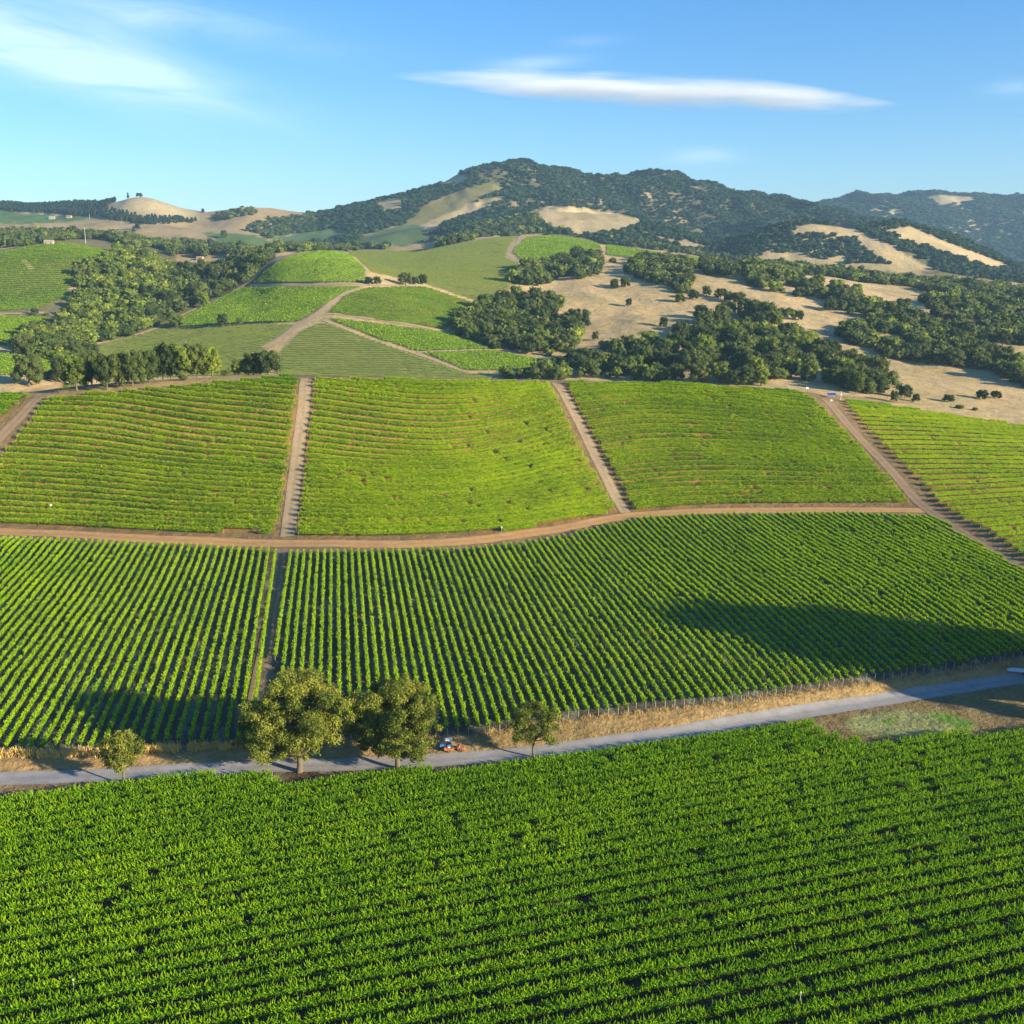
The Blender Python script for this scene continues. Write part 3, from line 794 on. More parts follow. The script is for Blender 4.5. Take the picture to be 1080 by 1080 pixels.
def trunk_mesh(name, h, r, limbs, mat=m_bark, seed=0):
    rr = np.random.default_rng(seed); Vs = []; Fs = []; n = 0
    fork = h
    t, f = tube([(0, 0, -.06 * h), (0, 0, .04 * h), (rr.normal(0, .03) * h, rr.normal(0, .03) * h, .5 * h), (rr.normal(0, .04) * h, rr.normal(0, .04) * h, h)], [r * 1.7, r * 1.2, r * .95, r * .85], 8)
    Vs.append(t); Fs.append(f); n += len(t); top = t[-8:].mean(0)
    for L_ in limbs:
        e = np.array(L_[:3]); m_ = top * .5 + e * .5 + np.array([0, 0, -.08 * np.linalg.norm(e - top)]) + rr.normal(0, .03, 3) * np.linalg.norm(e - top)
        t, f = tube([top * .9 + np.array([0, 0, 0]), m_, e], [r * .6, r * .36, r * .10], 6)
        Vs.append(t); Fs.append(f + n); n += len(t)
    return mesh_from(name, np.vstack(Vs), np.vstack(Fs), mat, True)

# unit-height prototypes (scaled per tree)
PROTO = {}
def make_protos(kind, mat, specs):
    L_ = []
    for i, (n, w, zl, zh, br, shape, lv, ls) in enumerate(specs):
        b = unit_blobs(n, w, zl, zh, br, shape, seed=hash((kind, i)) % 1000 if False else (len(kind) * 31 + i * 7))
        V, F, T = crown(b, lv, ls, .78)
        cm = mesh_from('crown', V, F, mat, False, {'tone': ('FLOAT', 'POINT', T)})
        tm = trunk_mesh('trunk', zl + .18, .030, [bb[:3] for bb in b[::max(1, len(b)//5)]], seed=i)
        L_.append((cm, tm))
    PROTO[kind] = L_
make_protos('oak', m_oak, [(24, .60, .03, 1, .17, 'round', 2500, .052), (20, .68, .02, 1, .18, 'round', 2300, .054), (28, .54, .04, 1, .16, 'round', 2700, .050), (22, .62, .02, .98, .19, 'round', 2300, .054)])
make_protos('light', m_green, [(22, .50, .04, 1, .16, 'round', 2500, .052), (24, .44, .05, 1, .15, 'round', 2700, .050), (20, .56, .04, 1, .17, 'round', 2400, .054)])
make_protos('conifer', m_conif, [(16, .26, .08, 1.02, .12, 'cone', 3300, .05), (14, .30, .10, 1.0, .13, 'cone', 3200, .05)])
make_protos('bush', m_oak, [(9, .68, .02, 1, .32, 'round', 900, .09), (11, .75, .02, 1, .30, 'round', 900, .09)])

# low-detail crowns for the far woods (numpy blocks merged into one mesh)
def lod(n, w, lv, ls, br, seed, shape='round', core=.85):
    b = unit_blobs(n, w, 0.02 if shape == 'round' else .05, 1, br, shape, seed)
    if shape == 'round': b = b[:-1]
    return crown(b, lv, ls, core, .5, ICO1, .10)
LOD = {'mid': [lod(7, .60, 330, .16, .30, s) for s in (1, 2, 3)], 'far': [lod(3, .55, 130, .30, .42, s) for s in (4, 5, 6)],
       'conifer': [lod(5, .25, 700, .16, .20, s, 'cone') for s in (7, 8)]}

WOODS = {}
def woods_add(kind, lodk, X, Y, h, tone, wide=1.0):
    """append many trees to a merged wood"""
    A = WOODS.setdefault(kind, dict(V=[], Fq=[], Ft=[], T=[], n=0))
    which = rng.integers(0, len(LOD[lodk]), len(X))
    for w_ in range(len(LOD[lodk])):
        m = which == w_; k = int(m.sum())
        if not k: continue
        V, F, T = LOD[lodk][w_]
        a = rng.uniform(0, 2 * PI, k); ca, sa = np.cos(a), np.sin(a)
        hh = h[m][:, None]; wf = hh * wide * rng.uniform(.85, 1.15, (k, 1))
        x = (V[None, :, 0] * ca[:, None] - V[None, :, 1] * sa[:, None]) * wf + X[m][:, None]
        y = (V[None, :, 0] * sa[:, None] + V[None, :, 1] * ca[:, None]) * wf + Y[m][:, None]
        z = V[None, :, 2] * hh + height(X[m], Y[m])[:, None] - .3
        A['V'].append(np.stack([x, y, z], -1).reshape(-1, 3))
        offs = (A['n'] + np.arange(k) * len(V))[:, None, None]
        A['Fq'].append((F[0][None] + offs).reshape(-1, 4)); A['Ft'].append((F[1][None] + offs).reshape(-1, 3))
        A['T'].append((T[None] + tone[m][:, None]).ravel()); A['n'] += k * len(V)

# ------------------------------------------------------------------ where trees stand
trees = []      # (X, Y, h, wide, kind, label, group, rot)
def depth_of(X, Y):
    Z = float(height(X, Y)); return Y * CP + (H - Z) * SP
def at_px(x, y, hpx, kind, label, group=None, wide=None, wpx=None, ymin=40, ymax=9000):
    X, Y = hit(x, y, ymin, ymax); d = depth_of(X, Y); h = hpx / 1080 * d
    wd = 1.0
    if wpx: wd = (wpx / 1080 * d) / h / {'oak': 1.2, 'light': 1.0, 'conifer': .52, 'bush': 1.4}[kind]
    trees.append([X, Y, h, wd, kind, label, group])

G_CREST = 'oaks on the sandy strip along the crest'
crest = [
 (31, 408, 38, 34, 'oak', 'rounded grey green oak at the far left of the crest, small bush at its right'),
 (55, 400, 12, 20, 'bush', 'low dark bush between the leftmost crest oak and the drooping pale tree'),
 (66, 404, 30, 22, 'oak', 'dark oak behind the drooping pale green tree on the crest'),
 (81, 412, 38, 28, 'light', 'drooping pale green tree at the left end of the crest grove'),
 (97, 406, 40, 22, 'oak', 'dark oak just right of the drooping pale tree on the crest'),
 (113, 411, 40, 26, 'oak', 'dark oak with crown down to the sandy strip, left part of the crest grove'),
 (126, 408, 40, 22, 'oak', 'narrow dark oak in the thick of the crest grove'),
 (140, 407, 41, 26, 'oak', 'tall dark oak at the middle of the crest grove'),
 (157, 403, 37, 26, 'oak', 'broad oak right of the middle of the crest grove'),
 (172, 400, 38, 24, 'oak', 'olive toned oak beside the tallest dark crown of the crest grove'),
 (180, 397, 40, 28, 'oak', 'tallest dark crown standing behind the crest grove'),
 (196, 398, 36, 26, 'light', 'light green oak over the shaded gap in the crest grove'),
 (208, 398, 40, 30, 'oak', 'wide oak near the right end of the crest grove'),
 (224, 397, 33, 24, 'light', 'yellow green oak closing the right end of the crest grove'),
 (193, 401, 7, 9, 'bush', 'small green bush on the sandy strip under the crest grove'),
 (238, 393, 8, 10, 'bush', 'little bush between the crest grove and the rounded pair of trees'),
 (251, 394, 18, 14, 'light', 'small rounded green tree, left one of the pair beside the spreading oak'),
 (262, 394, 19, 15, 'light', 'small rounded green tree, right one of the pair beside the spreading oak'),
 (267, 393, 26, 24, 'oak', 'dark crown behind the rounded pair of trees on the crest'),
 (273, 394, 13, 10, 'bush', 'yellowish bush at the foot of the spreading oak'),
 (283, 394, 28, 28, 'oak', 'spreading oak with pale bare trunk, last tree of the crest before the pale lane'),
]
for x, y, h_, w_, k, lab in crest: at_px(x, y, h_, k, lab, G_CREST, wpx=w_ * 1.18, ymin=430, ymax=640)
G_DRY = 'lone oaks dotted over the dry grass slope'
dry = [(717, 319, 10, 14), (739, 336, 16, 20), (700, 345, 12, 12), (721, 350, 13, 15), (663, 323, 9, 9), (628, 359, 10, 11), (607, 357, 12, 14), (945, 398, 0, 0),
       (760, 315, 12, 14), (778, 320, 13, 20), (768, 318, 12, 14), (828, 337, 14, 20), (842, 338, 12, 14), (818, 336, 12, 16), (876, 328, 14, 17), (648, 305, 12, 12), (659, 303, 12, 14), (646, 277, 6, 10), (1000, 424, 9, 15), (1036, 421, 11, 16), (1050, 420, 9, 14), (954, 420, 16, 16), (943, 424, 13, 12), (966, 424, 10, 10), (1012, 431, 5, 12), (1028, 433, 4, 8), (745, 312, 11, 14), (731, 316, 12, 14)]
dl = {717: 'round dark oak alone on the dry slope, left of the leaning bushy pair', 663: 'small round bush alone on the dry slope right of the poplar green grove',
      739: 'dark round oak on the dry slope above the big wooded hollow', 700: 'small pale bush at the left of the dry slope', 876: 'round olive oak standing clear below the diagonal oak belt',
      1000: 'small flat bush alone on the tan slope, lower right', 954: 'rounded oak at the vineyard edge right of the solar panel', 628: 'little round tree just right of the light green grove'}
for x, y, h_, w_ in dry:
    if h_: at_px(x, y, h_, 'oak' if h_ > 8 else 'bush', dl.get(x, 'rounded dark oak standing singly or in a small clump on the dry grass slope'), G_DRY, wpx=w_, ymin=560)
G_MID = 'small trees between the middle vineyards'
for x, y, h_, w_, k, lab in [(389, 300, 9, 12, 'oak', 'left one of the two bushy oaks where the dirt roads meet in the middle vineyards'), (398, 300, 9, 12, 'oak', 'right one of the two bushy oaks where the dirt roads meet in the middle vineyards'),
     (428, 301, 15, 16, 'oak', 'dark round oak above the terraced block with orange soil'), (438, 300, 9, 10, 'oak', 'low oak right of the dark round one above the terraced block'), (446, 300, 12, 12, 'oak', 'last oak of the short line above the terraced block'),
     (235, 343, 13, 17, 'oak', 'dark oak alone at the foot of the bright middle vineyard'), (253, 343, 9, 10, 'light', 'small greyish tree right of the lone oak at the foot of the bright middle vineyard'),
     (216, 324, 17, 15, 'light', 'brownish round tree beside the track that edges the ravine'), (186, 345, 13, 24, 'light', 'pale olive tree in the ravine beside the edging track')]:
    at_px(x, y, h_, k, lab, G_MID, wpx=w_, ymin=560)
G_FAR = 'lone trees on the far dry slopes'
for x, y, h_, w_, k, lab in [(236, 251, 9, 8, 'oak', 'dark round tree alone on the far green flat left of the mountain'), (262, 244, 6, 6, 'oak', 'small dark tree on the far tan slope'), (145, 243, 12, 8, 'conifer', 'tall dark conifer on the far tan slope below the dry dome hill'),
     (141, 245, 7, 6, 'conifer', 'short conifer leaning against the tall one below the dry dome hill'), (135, 207, 7, 4, 'conifer', 'conifer spike on the skyline left of the dry dome'), (147, 207, 5, 7, 'oak', 'round tree on the skyline above the dry dome'), (933, 210, 7, 4, 'oak', 'tiny lone tree on the far blue ridge skyline'),
     (212, 288, 0, 0, 'oak', ''), (283, 231, 4, 4, 'oak', 'speck of a tree on the far brown hill'), (212, 279, 7, 9, 'oak', 'round dark tree by the pale terrace in the far hollow')]:
    if h_: at_px(x, y, h_, k, lab, G_FAR, wpx=w_, ymin=900)

# groves: polygon, Ymin, Ymax, spacing, height range, kind mix (share of light), label, group
GROVES = [
 ([(86, 285), (135, 262), (168, 260), (205, 279), (200, 290), (180, 300), (170, 330), (150, 352), (100, 364), (60, 380), (20, 375), (15, 357), (60, 348), (78, 320)], 640, 1330, 9.0, (8, 13), 0.8, 'yellow green bushy tree on the sunlit wooded bank left of the ravine', 'trees of the sunlit ravine bank', 'light'),
 ([(200, 281), (240, 268), (283, 275), (264, 297), (210, 322), (150, 349), (165, 330), (172, 305), (185, 292)], 700, 1330, 9.0, (9, 13), .08, 'dark oak packed in the shaded ravine beside the middle vineyard', 'dark oaks of the ravine', 'oak'),
 ([(474, 352), (507, 322), (541, 315), (592, 316), (588, 326), (575, 338), (600, 342), (616, 348), (606, 368), (583, 378), (522, 368)], 660, 1080, 9.5, (9, 13), .35, 'bushy oak in the grove between the middle vineyard tip and the dry slope', 'grove between the middle vineyard and the dry slope', 'oak'),
 ([(500, 404), (530, 397), (585, 388), (622, 370), (670, 366), (700, 372), (700, 403), (600, 402)], 560, 900, 8.5, (7, 11), .35, 'olive green tree in the belt just behind the bright hillside crest', 'belt of trees behind the crest', 'oak'),
 ([(690, 362), (680, 372), (724, 350), (760, 332), (802, 330), (843, 354), (873, 376), (925, 394), (938, 414), (900, 418), (840, 410), (760, 405), (700, 403)], 560, 1000, 8.8, (9, 14), .25, 'dark oak in the big wooded hollow behind the hillside crest', 'oaks of the big wooded hollow', 'oak'),
 ([(735, 277), (806, 281), (865, 302), (905, 312), (940, 325), (1000, 333), (1200, 350), (1200, 370), (1043, 364), (990, 358), (930, 340), (900, 332), (865, 320), (800, 304), (745, 290)], 820, 1500, 9.5, (8, 12), .2, 'oak in the upper diagonal belt across the dry slope', 'upper diagonal oak belt', 'oak'),
 ([(884, 355), (905, 340), (939, 337), (985, 350), (1035, 372), (1100, 386), (1180, 400), (1180, 430), (1080, 408), (1050, 396), (1006, 388), (935, 378), (900, 366)], 640, 1100, 9.0, (8, 12), .2, 'oak in the lower diagonal belt at the right edge', 'lower diagonal oak belt', 'oak'),
 ([(668, 277), (700, 270), (728, 279), (734, 292), (722, 311), (700, 302), (680, 297), (662, 288)], 950, 1450, 9.0, (8, 12), .1, 'dark oak in the clump at the top of the dry slope', 'oaks at the top of the dry slope', 'oak'),
 ([(537, 299), (552, 282), (581, 279), (596, 268), (633, 272), (632, 290), (612, 296), (600, 290), (575, 300), (559, 304)], 950, 1500, 9.0, (8, 12), .1, 'dark oak in the clump below the s shaped track', 'oaks below the s shaped track', 'oak'),
 ([(455, 262), (459, 256), (490, 247), (504, 241), (512, 236), (560, 228), (595, 232), (628, 243), (605, 247), (560, 247), (520, 250), (503, 252), (470, 261)], 1450, 2500, 9.5, (8, 11), .35, 'oak in the belt on the ridge below the mountain', 'oaks on the ridge below the mountain', 'oak'),
 ([(612, 250), (625, 243), (660, 253), (720, 264), (800, 277), (870, 283), (1000, 300), (1200, 325), (1200, 340), (1000, 318), (900, 305), (830, 290), (790, 280), (720, 268), (650, 258)], 1350, 2200, 10, (8, 12), .15, 'oak in the dark line behind the narrow vineyard strip', 'oaks behind the narrow vineyard strip', 'oak'),
 ([(940, 292), (1000, 290), (1200, 300), (1200, 348), (1060, 340), (1000, 330), (960, 322), (1000, 315), (960, 305)], 1000, 1700, 10, (8, 12), .15, 'oak in the dense wood below the far right hills', 'wood below the far right hills', 'oak'),
 ([(-200, 236), (0, 232), (32, 237), (50, 240), (57, 236), (100, 234), (140, 246), (200, 247), (225, 258), (250, 262), (292, 276), (260, 280), (235, 268), (205, 280), (168, 262), (135, 264), (112, 252), (65, 253), (30, 260), (0, 263), (-200, 268)], 1180, 2050, 9.5, (8, 13), .12, 'dark oak in the wooded belt behind the left vineyard hill', 'wooded belt behind the left vineyard hill', 'oak'),
 ([(255, 268), (300, 258), (355, 251), (400, 258), (414, 263), (340, 265), (300, 266), (262, 273)], 1200, 2100, 10, (7, 11), .3, 'oak behind the top of the middle vineyards', 'oaks behind the middle vineyards', 'oak'),
 ([(24, 383), (12, 360), (40, 362), (75, 372), (120, 370), (155, 362), (180, 372), (120, 385), (80, 398), (60, 392), (62, 380)], 600, 860, 9.5, (8, 12), .4, 'bushy tree in the hollow behind the crest grove', 'trees of the hollow behind the crest grove', 'light'),
 ([(-20, 326), (0, 329), (14, 331), (40, 331), (75, 331), (85, 322), (62, 330), (50, 336)], 800, 1150, 12, (4, 7), .3, 'low bush along the foot of the left vineyard hill', 'bushes below the left vineyard hill', 'bush'),
]
CLEAR = [DRY[k] for k in 'acefghij'] + [[(826, 248), (855, 236), (902, 240), (915, 250), (890, 251), (860, 247)], [(903, 243), (940, 259), (990, 283), (955, 287), (925, 271), (903, 257)], [(800, 278), (805, 268), (840, 267), (880, 276), (930, 285), (870, 289)]] + [OLV] + [v[0] for v in FV.values()] + [v[0] for v in MB.values()] + [
 [(186, 266), (198, 260), (206, 262), (200, 268)], [(186, 268), (205, 270), (203, 278), (184, 275)], [(203, 276), (228, 268), (232, 276), (212, 284), (203, 283)], [(212, 258), (222, 258), (224, 263), (214, 262)],
 [(840, 404), (874, 404), (905, 420), (880, 430), (848, 416)]]
cand = []
for gi, (poly, ya, yb, sp, hr, light, lab, grp, kd) in enumerate(GROVES):
    pl = np.array(poly)
    # world bounding box through the Y range
    u0, _ = ray(pl[:, 0].min() - 5, 300); u1, _ = ray(pl[:, 0].max() + 5, 300)
    ys = np.arange(ya, yb, sp)
    X = []; Y = []
    for yy in ys:
        xs = np.arange(u0 * yy, u1 * yy, sp); X.append(xs + rng.uniform(-.42, .42, len(xs)) * sp); Y.append(yy + rng.uniform(-.42, .42, len(xs)) * sp)
    X = np.concatenate(X); Y = np.concatenate(Y); Z = height(X, Y)
    px_, py_ = project(X, Y, Z)
    m = inside(px_ + rng.normal(0, 1.2, len(X)), py_ + rng.normal(0, .6, len(X)), poly)
    for c_ in CLEAR: m &= ~inside(px_, py_, c_)
    m &= fbm(X / 38 + gi, Y / 38, 2) > (-.06 if gi == 4 else -.2 if gi in (3, 5, 6, 10, 11) else -.5)
    X, Y = X[m], Y[m]
    h = rng.uniform(hr[0], hr[1], len(X)) * np.clip(rng.normal(1, .24, len(X)), .5, 1.6)
    for x_, y_, hh in zip(X, Y, h):
        k = kd if kd == 'bush' else ('light' if rng.uniform() < light else 'oak')
        cand.append([x_, y_, hh, rng.uniform(.9, 1.2), k, lab, grp])
print('GROVE TREES', len(cand))
# which of them show: test against the land itself
cx = np.array([c_[0] for c_ in cand]); cyy = np.array([c_[1] for c_ in cand]); ch = np.array([c_[2] for c_ in cand])
ztop = height(cx, cyy) + ch
vis = np.ones(len(cand), bool)
for f in np.linspace(.3, .985, 70):
    vis &= height(cx * f, cyy * f) < H + (ztop - H) * f
pxx, pyy = project(cx, cyy, ztop)
vis &= (pxx > -15) & (pxx < 1095)
size = ch / (cyy * CP) * 1080
order = np.argsort(-(size + vis * 1000))
n_ind = 300 - len(trees) - 6
ind = set(order[:n_ind].tolist())
for i in ind: trees.append(cand[i])
rest = [c_ for i, c_ in enumerate(cand) if i not in ind]
for kind in ('oak', 'light'):
    s = [c_ for c_ in rest if (c_[4] if c_[4] != 'bush' else 'oak') == kind]
    if s:
        a = np.array([[c_[0], c_[1], c_[2]] for c_ in s]); woods_add(kind, 'mid', a[:, 0], a[:, 1], a[:, 2], rng.normal(0, .14, len(s)), 1.15)

# individual trees of the middle distance: crown and trunk copied from the prototypes
def place_tree(X, Y, h, wide, kind, label, group):
    cm, tm = PROTO[kind][rng.integers(0, len(PROTO[kind]))]
    nm = {'oak': 'oak_tree', 'light': 'leafy_tree', 'conifer': 'conifer_tree', 'bush': 'bush'}[kind]
    r = empty(nm, (X, Y, float(height(X, Y)) - .15), rng.uniform(0, 2 * PI)); r.scale = (h * wide, h * wide, h)
    tag(r, label, 'bush' if kind == 'bush' else 'tree', group)
    link('crown', cm, r); link('trunk', tm, r)
for T_ in trees: place_tree(*T_)
print('TREES', len(trees))

# ------------------------------------------------------------------ the forested mountain and the far ridges
def scatter(poly, ya, yb, sp, hr, kind, lodk, thr, scale, wide=1.0, tones=.12, clear=True):
    pl = np.array(poly); u0, _ = ray(pl[:, 0].min() - 5, 300); u1, _ = ray(pl[:, 0].max() + 5, 300)
    X = []; Y = []
    for yy in np.arange(ya, yb, sp):
        xs = np.arange(u0 * yy, u1 * yy, sp); X.append(xs + rng.uniform(-.48, .48, len(xs)) * sp); Y.append(yy + rng.uniform(-.48, .48, len(xs)) * sp)
    X = np.concatenate(X); Y = np.concatenate(Y); Z = height(X, Y); px_, py_ = project(X, Y, Z)
    m = inside(px_ + rng.normal(0, 1, len(X)), py_ + rng.normal(0, .7, len(X)), poly)
    if clear:
        for c_ in CLEAR: m &= ~inside(px_, py_, c_)
    m &= (fbm(X / scale, Y / scale, 4) + rng.uniform(-.25, .25, len(X))) < thr
    X, Y, Z = X[m], Y[m], Z[m]
    # leave out what the land hides by a wide margin
    ok = np.ones(len(X), bool)
    for f in np.linspace(.4, .98, 30): ok &= height(X * f, Y * f) < H + (Z + 45 - H) * f
    X, Y = X[ok], Y[ok]
    h = rng.uniform(hr[0], hr[1], len(X))
    woods_add(kind, lodk, X, Y, h, rng.normal(0, tones, len(X)) + .3 * fbm(X / 90, Y / 90, 2), wide)
    print('scatter', kind, len(X))
scatter(MOUNT, 1980, 3700, 10.0, (5, 12), 'mount', 'far', .30, 110, 1.5, .16)
scatter([(800, 240), (840, 215), (900, 200), (1300, 195), (1300, 300), (1000, 285), (900, 245)], 3700, 5150, 19, (12, 17), 'mount', 'far', .42, 260, 1.8)
scatter([(-200, 205), (90, 203), (150, 200), (126, 211), (112, 219), (160, 226), (215, 224), (206, 233), (150, 235), (60, 226), (-200, 221)], 2250, 3300, 11, (11, 18), 'conifer', 'conifer', .5, 200, 1.4)
scatter([(120, 226), (165, 226), (205, 231), (206, 235), (150, 237), (118, 232)], 2100, 2700, 11, (11, 17), 'conifer', 'conifer', .6, 200, 1.4)
scatter([(150, 209), (160, 204), (190, 210), (214, 220), (205, 224), (180, 214)], 2500, 3200, 11, (9, 14), 'oak', 'far', .7, 200, 1.3)
scatter([(225, 228), (250, 222), (272, 222), (270, 226), (240, 232), (226, 233)], 2200, 3000, 11, (8, 12), 'oak', 'far', .5, 200, 1.3)
scatter([(262, 236), (330, 226), (340, 250), (300, 256), (285, 252), (270, 246)], 1900, 3000, 12, (8, 12), 'oak', 'far', .35, 120, 1.4)
wl = {'oak': ('oak_woodland', 'woods of dark oaks farther back in the belts and below the far hills', m_oak), 'mount': ('mountain_forest', 'dark blue green forest covering the mountain and the far right ridge', m_mount), 'light': ('bushy_woodland', 'mass of lighter green bushy trees farther back among the oaks', m_green), 'conifer': ('conifer_forest', 'dark conifer forest along the far left ridge', m_conif)}
for k, A in WOODS.items():
    nm, lab, mt = wl[k]
    me = mesh_from(nm, np.vstack(A['V']), [np.vstack(A['Fq']), np.vstack(A['Ft'])], mt, False, {'tone': ('FLOAT', 'POINT', np.concatenate(A['T']))})
    tag(link(nm, me), lab, 'forest', kind='stuff')
    print('WOOD', k, len(me.polygons))

# ------------------------------------------------------------------ the roadside oaks, in full detail
def big_tree(x, y, hpx, wpx, seed, label, nblob, lv, ls, lean=(0, 0), zlow=.16, name='roadside_oak', tone=.5, group='trees along the grey road', mat=None, trunk_r=None, core=.45):
    X, Y = hit(x, y, 100, 420); d = depth_of(X, Y); h = hpx / 1080 * d / CP; wd = wpx / 1080 * d * .5
    r = np.random.default_rng(seed); blobs = []
    br = h * .070
    sx = [r.uniform(-.18, .18) for _ in range(3)]
    for i in range(nblob):
        for _ in range(50):
            v = r.normal(size=3); v /= np.linalg.norm(v); v *= r.uniform(.2, 1) ** .45
            if v[2] > -.80: break
        k = v[2]
        lob = 1 + .24 * math.sin(3 * math.atan2(v[1], v[0]) + seed) + .14 * math.sin(2.3 * k * 3 + seed * 2)
        cxk = lean[0] * wd * k; 
        zc = h * (zlow + (1 - zlow) * .5 + (1 - zlow) * .5 * k * .90)
        b = br * r.uniform(.5, 1.35)
        el = r.uniform(.75, 1.45, 2)
        blobs.append((v[0] * (wd - b * .6) * lob * r.uniform(.82, 1.1) + cxk, v[1] * (wd * .9 - b * .6) * lob, max(zc, h * zlow + b * .5), b * el[0], b * el[1], b * .8))
    V, F, T = crown(blobs, lv, ls, core, tone, ICO1, .17, .36)
    root = empty(name, (X, Y, float(height(X, Y)) - .1))
    tag(root, label, 'tree', group)
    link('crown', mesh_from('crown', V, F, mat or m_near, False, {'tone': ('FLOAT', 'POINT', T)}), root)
    tr = trunk_r or h * .028
    lim = sorted(blobs, key=lambda b_: r.uniform())[:16]
    link('trunk', trunk_mesh('trunk', h * (zlow + .10), tr, [b_[:3] for b_ in lim], seed=seed), root)
    return root
big_tree(316, 814, 112, 108, 3, 'tall olive green oak on the bare earth left of its greyer twin by the road', 190, 330, .33, (.12, 0), .09, tone=.60, core=.34)
big_tree(276, 800, 64, 60, 8, 'lower shaded tree pressing out behind the tall olive green roadside oak', 64, 300, .33, (0, 0), .12, tone=.36, core=.34)
big_tree(420, 811, 100, 100, 5, 'broad grey green oak with rounded crown, nearest tree to the blue tractor', 200, 330, .33, (.02, 0), .08, tone=.54, core=.34)
big_tree(131, 828, 62, 46, 12, 'small airy yellow green tree with thin pale trunk left of the big oaks', 90, 250, .29, (0, 0), .24, name='roadside_tree', tone=.66, trunk_r=.22, core=.25)
big_tree(563, 799, 63, 60, 15, 'mid sized airy tree with slim trunk right of the blue tractor', 90, 250, .29, (0, 0), .24, name='roadside_tree', tone=.54, trunk_r=.24, core=.25)
# unseen tall trees, added past the right edge to throw long shadows into the fields
for i, (x, y, h_, w_) in enumerate([(141, 212, 41, .75), (152, 218, 34, 1.0), (150, 203, 42, .75), (168, 204, 38, .8)]):
    place_tree(x, y, h_, w_ * .8, 'oak', ['tall tree of the clump beside the road past the right edge of the field', 'tall slim tree in the near field past the bottom right corner'][i > 3], ['tall trees beside the road', 'tall trees in the near field'][i > 3])
# ------------------------------------------------------------------ small made things
class MB:
    def __init__(s): s.V = []; s.F = []
    def raw(s, V, F):
        n = len(s.V); s.V += [tuple(v) for v in V]; s.F += [tuple(i + n for i in f) for f in F]; return s
    def box(s, c, d, bev=.12, rz=0, taper=1.0):
        """box with cut corners (octagonal plan), optional taper to the top"""
        x, y, z = d[0] / 2, d[1] / 2, d[2] / 2; b = min(x, y) * bev
        ring = [(x - b, -y), (x, -y + b), (x, y - b), (x - b, y), (-x + b, y), (-x, y - b), (-x, -y + b), (-x + b, -y)]
        V = []
        for zz, k in ((-z, 1), (z - b * .5, taper), (z, taper * (1 - b / max(x, y)))):
            for px_, py_ in ring:
                a, c_ = px_ * k, py_ * k
                V.append((c[0] + a * math.cos(rz) - c_ * math.sin(rz), c[1] + a * math.sin(rz) + c_ * math.cos(rz), c[2] + zz))
        F = [tuple(range(7, -1, -1)), tuple(range(16, 24))]
        for l_ in (0, 8):
            for k in range(8): F.append((l_ + k, l_ + (k+1) % 8, l_ + 8 + (k+1) % 8, l_ + 8 + k))
        return s.raw(V, F)
    def tube(s, pts, r, n=8):
        V, F = tube(pts, [r] * len(pts) if not isinstance(r, (list, tuple)) else r, n)
        m = len(pts); Fs = [tuple(f) for f in F] + [tuple(range(n - 1, -1, -1)), tuple((m-1)*n + k for k in range(n))]
        return s.raw(V, Fs)
    def prism(s, prof, y0, y1):
        """profile in x, z pulled along y"""
        n = len(prof); V = [(x, y0, z) for x, z in prof] + [(x, y1, z) for x, z in prof]
        return s.raw(V, [tuple(range(n)), tuple(range(2*n-1, n-1, -1))] + [(k, k + n, (k+1) % n + n, (k+1) % n) for k in range(n)])
    def lathe(s, prof, c=(0, 0, 0), axis='z', n=20):
        V = []; F = []
        for r, h in prof:
            for k in range(n):
                a = k / n * 2 * PI
                p = (r * math.cos(a), r * math.sin(a), h) if axis == 'z' else (r * math.cos(a), h, r * math.sin(a))
                V.append((p[0] + c[0], p[1] + c[1], p[2] + c[2]))
        for i in range(len(prof) - 1):
            for k in range(n): F.append((i*n+k, i*n+(k+1) % n, (i+1)*n+(k+1) % n, (i+1)*n+k))
        F += [tuple(range(n)), tuple((len(prof)-1)*n + k for k in range(n))]
        return s.raw(V, F)
    def build(s, name, mat, parent=None, smooth=False):
        me = bpy.data.meshes.new(name); me.from_pydata(s.V, [], s.F); me.materials.append(mat)
        bm = bmesh.new(); bm.from_mesh(me); bmesh.ops.recalc_face_normals(bm, faces=bm.faces); bm.to_mesh(me); bm.free()
        for p_ in me.polygons: p_.use_smooth = smooth
        return link(name, me, parent)
def spot(x, y, ymin=40, ymax=9000):
    X, Y = hit(x, y, ymin, ymax); return X, Y, float(height(X, Y))
m_blue = simple_mat('blue_paint', (.04, .17, .38), .45, .4, .12)
m_white = simple_mat('white_paint', (.66, .65, .61), .45, .4, .06)
m_orange = simple_mat('orange_paint', (.42, .15, .05), .5, .4, .2)
m_tyre = simple_mat('tyre_rubber', (.025, .025, .025), .85, .2, .2)
m_dark = simple_mat('dark_steel', (.06, .06, .06), .5, .4, .2)
m_rust = simple_mat('rusty_steel', (.20, .09, .04), .8, .2, .3)
m_grey = simple_mat('grey_steel', (.45, .45, .44), .5, .4, .15)
m_wood = simple_mat('weathered_wood', (.34, .27, .20), .85, .2, .25)
m_wall = simple_mat('pale_wall', (.40, .35, .29), .8, .2, .1)
m_rooft = simple_mat('tan_roof', (.42, .31, .22), .8, .2, .15)
m_roofo = simple_mat('clay_roof', (.48, .24, .13), .8, .2, .15)
m_glass = simple_mat('dark_glass', (.03, .04, .05), .15, .6, .1)
t = NT('solar_cells'); b_ = t.n('ShaderNodeTexBrick'); b_.inputs['Scale'].default_value = 1.6; b_.offset = 0
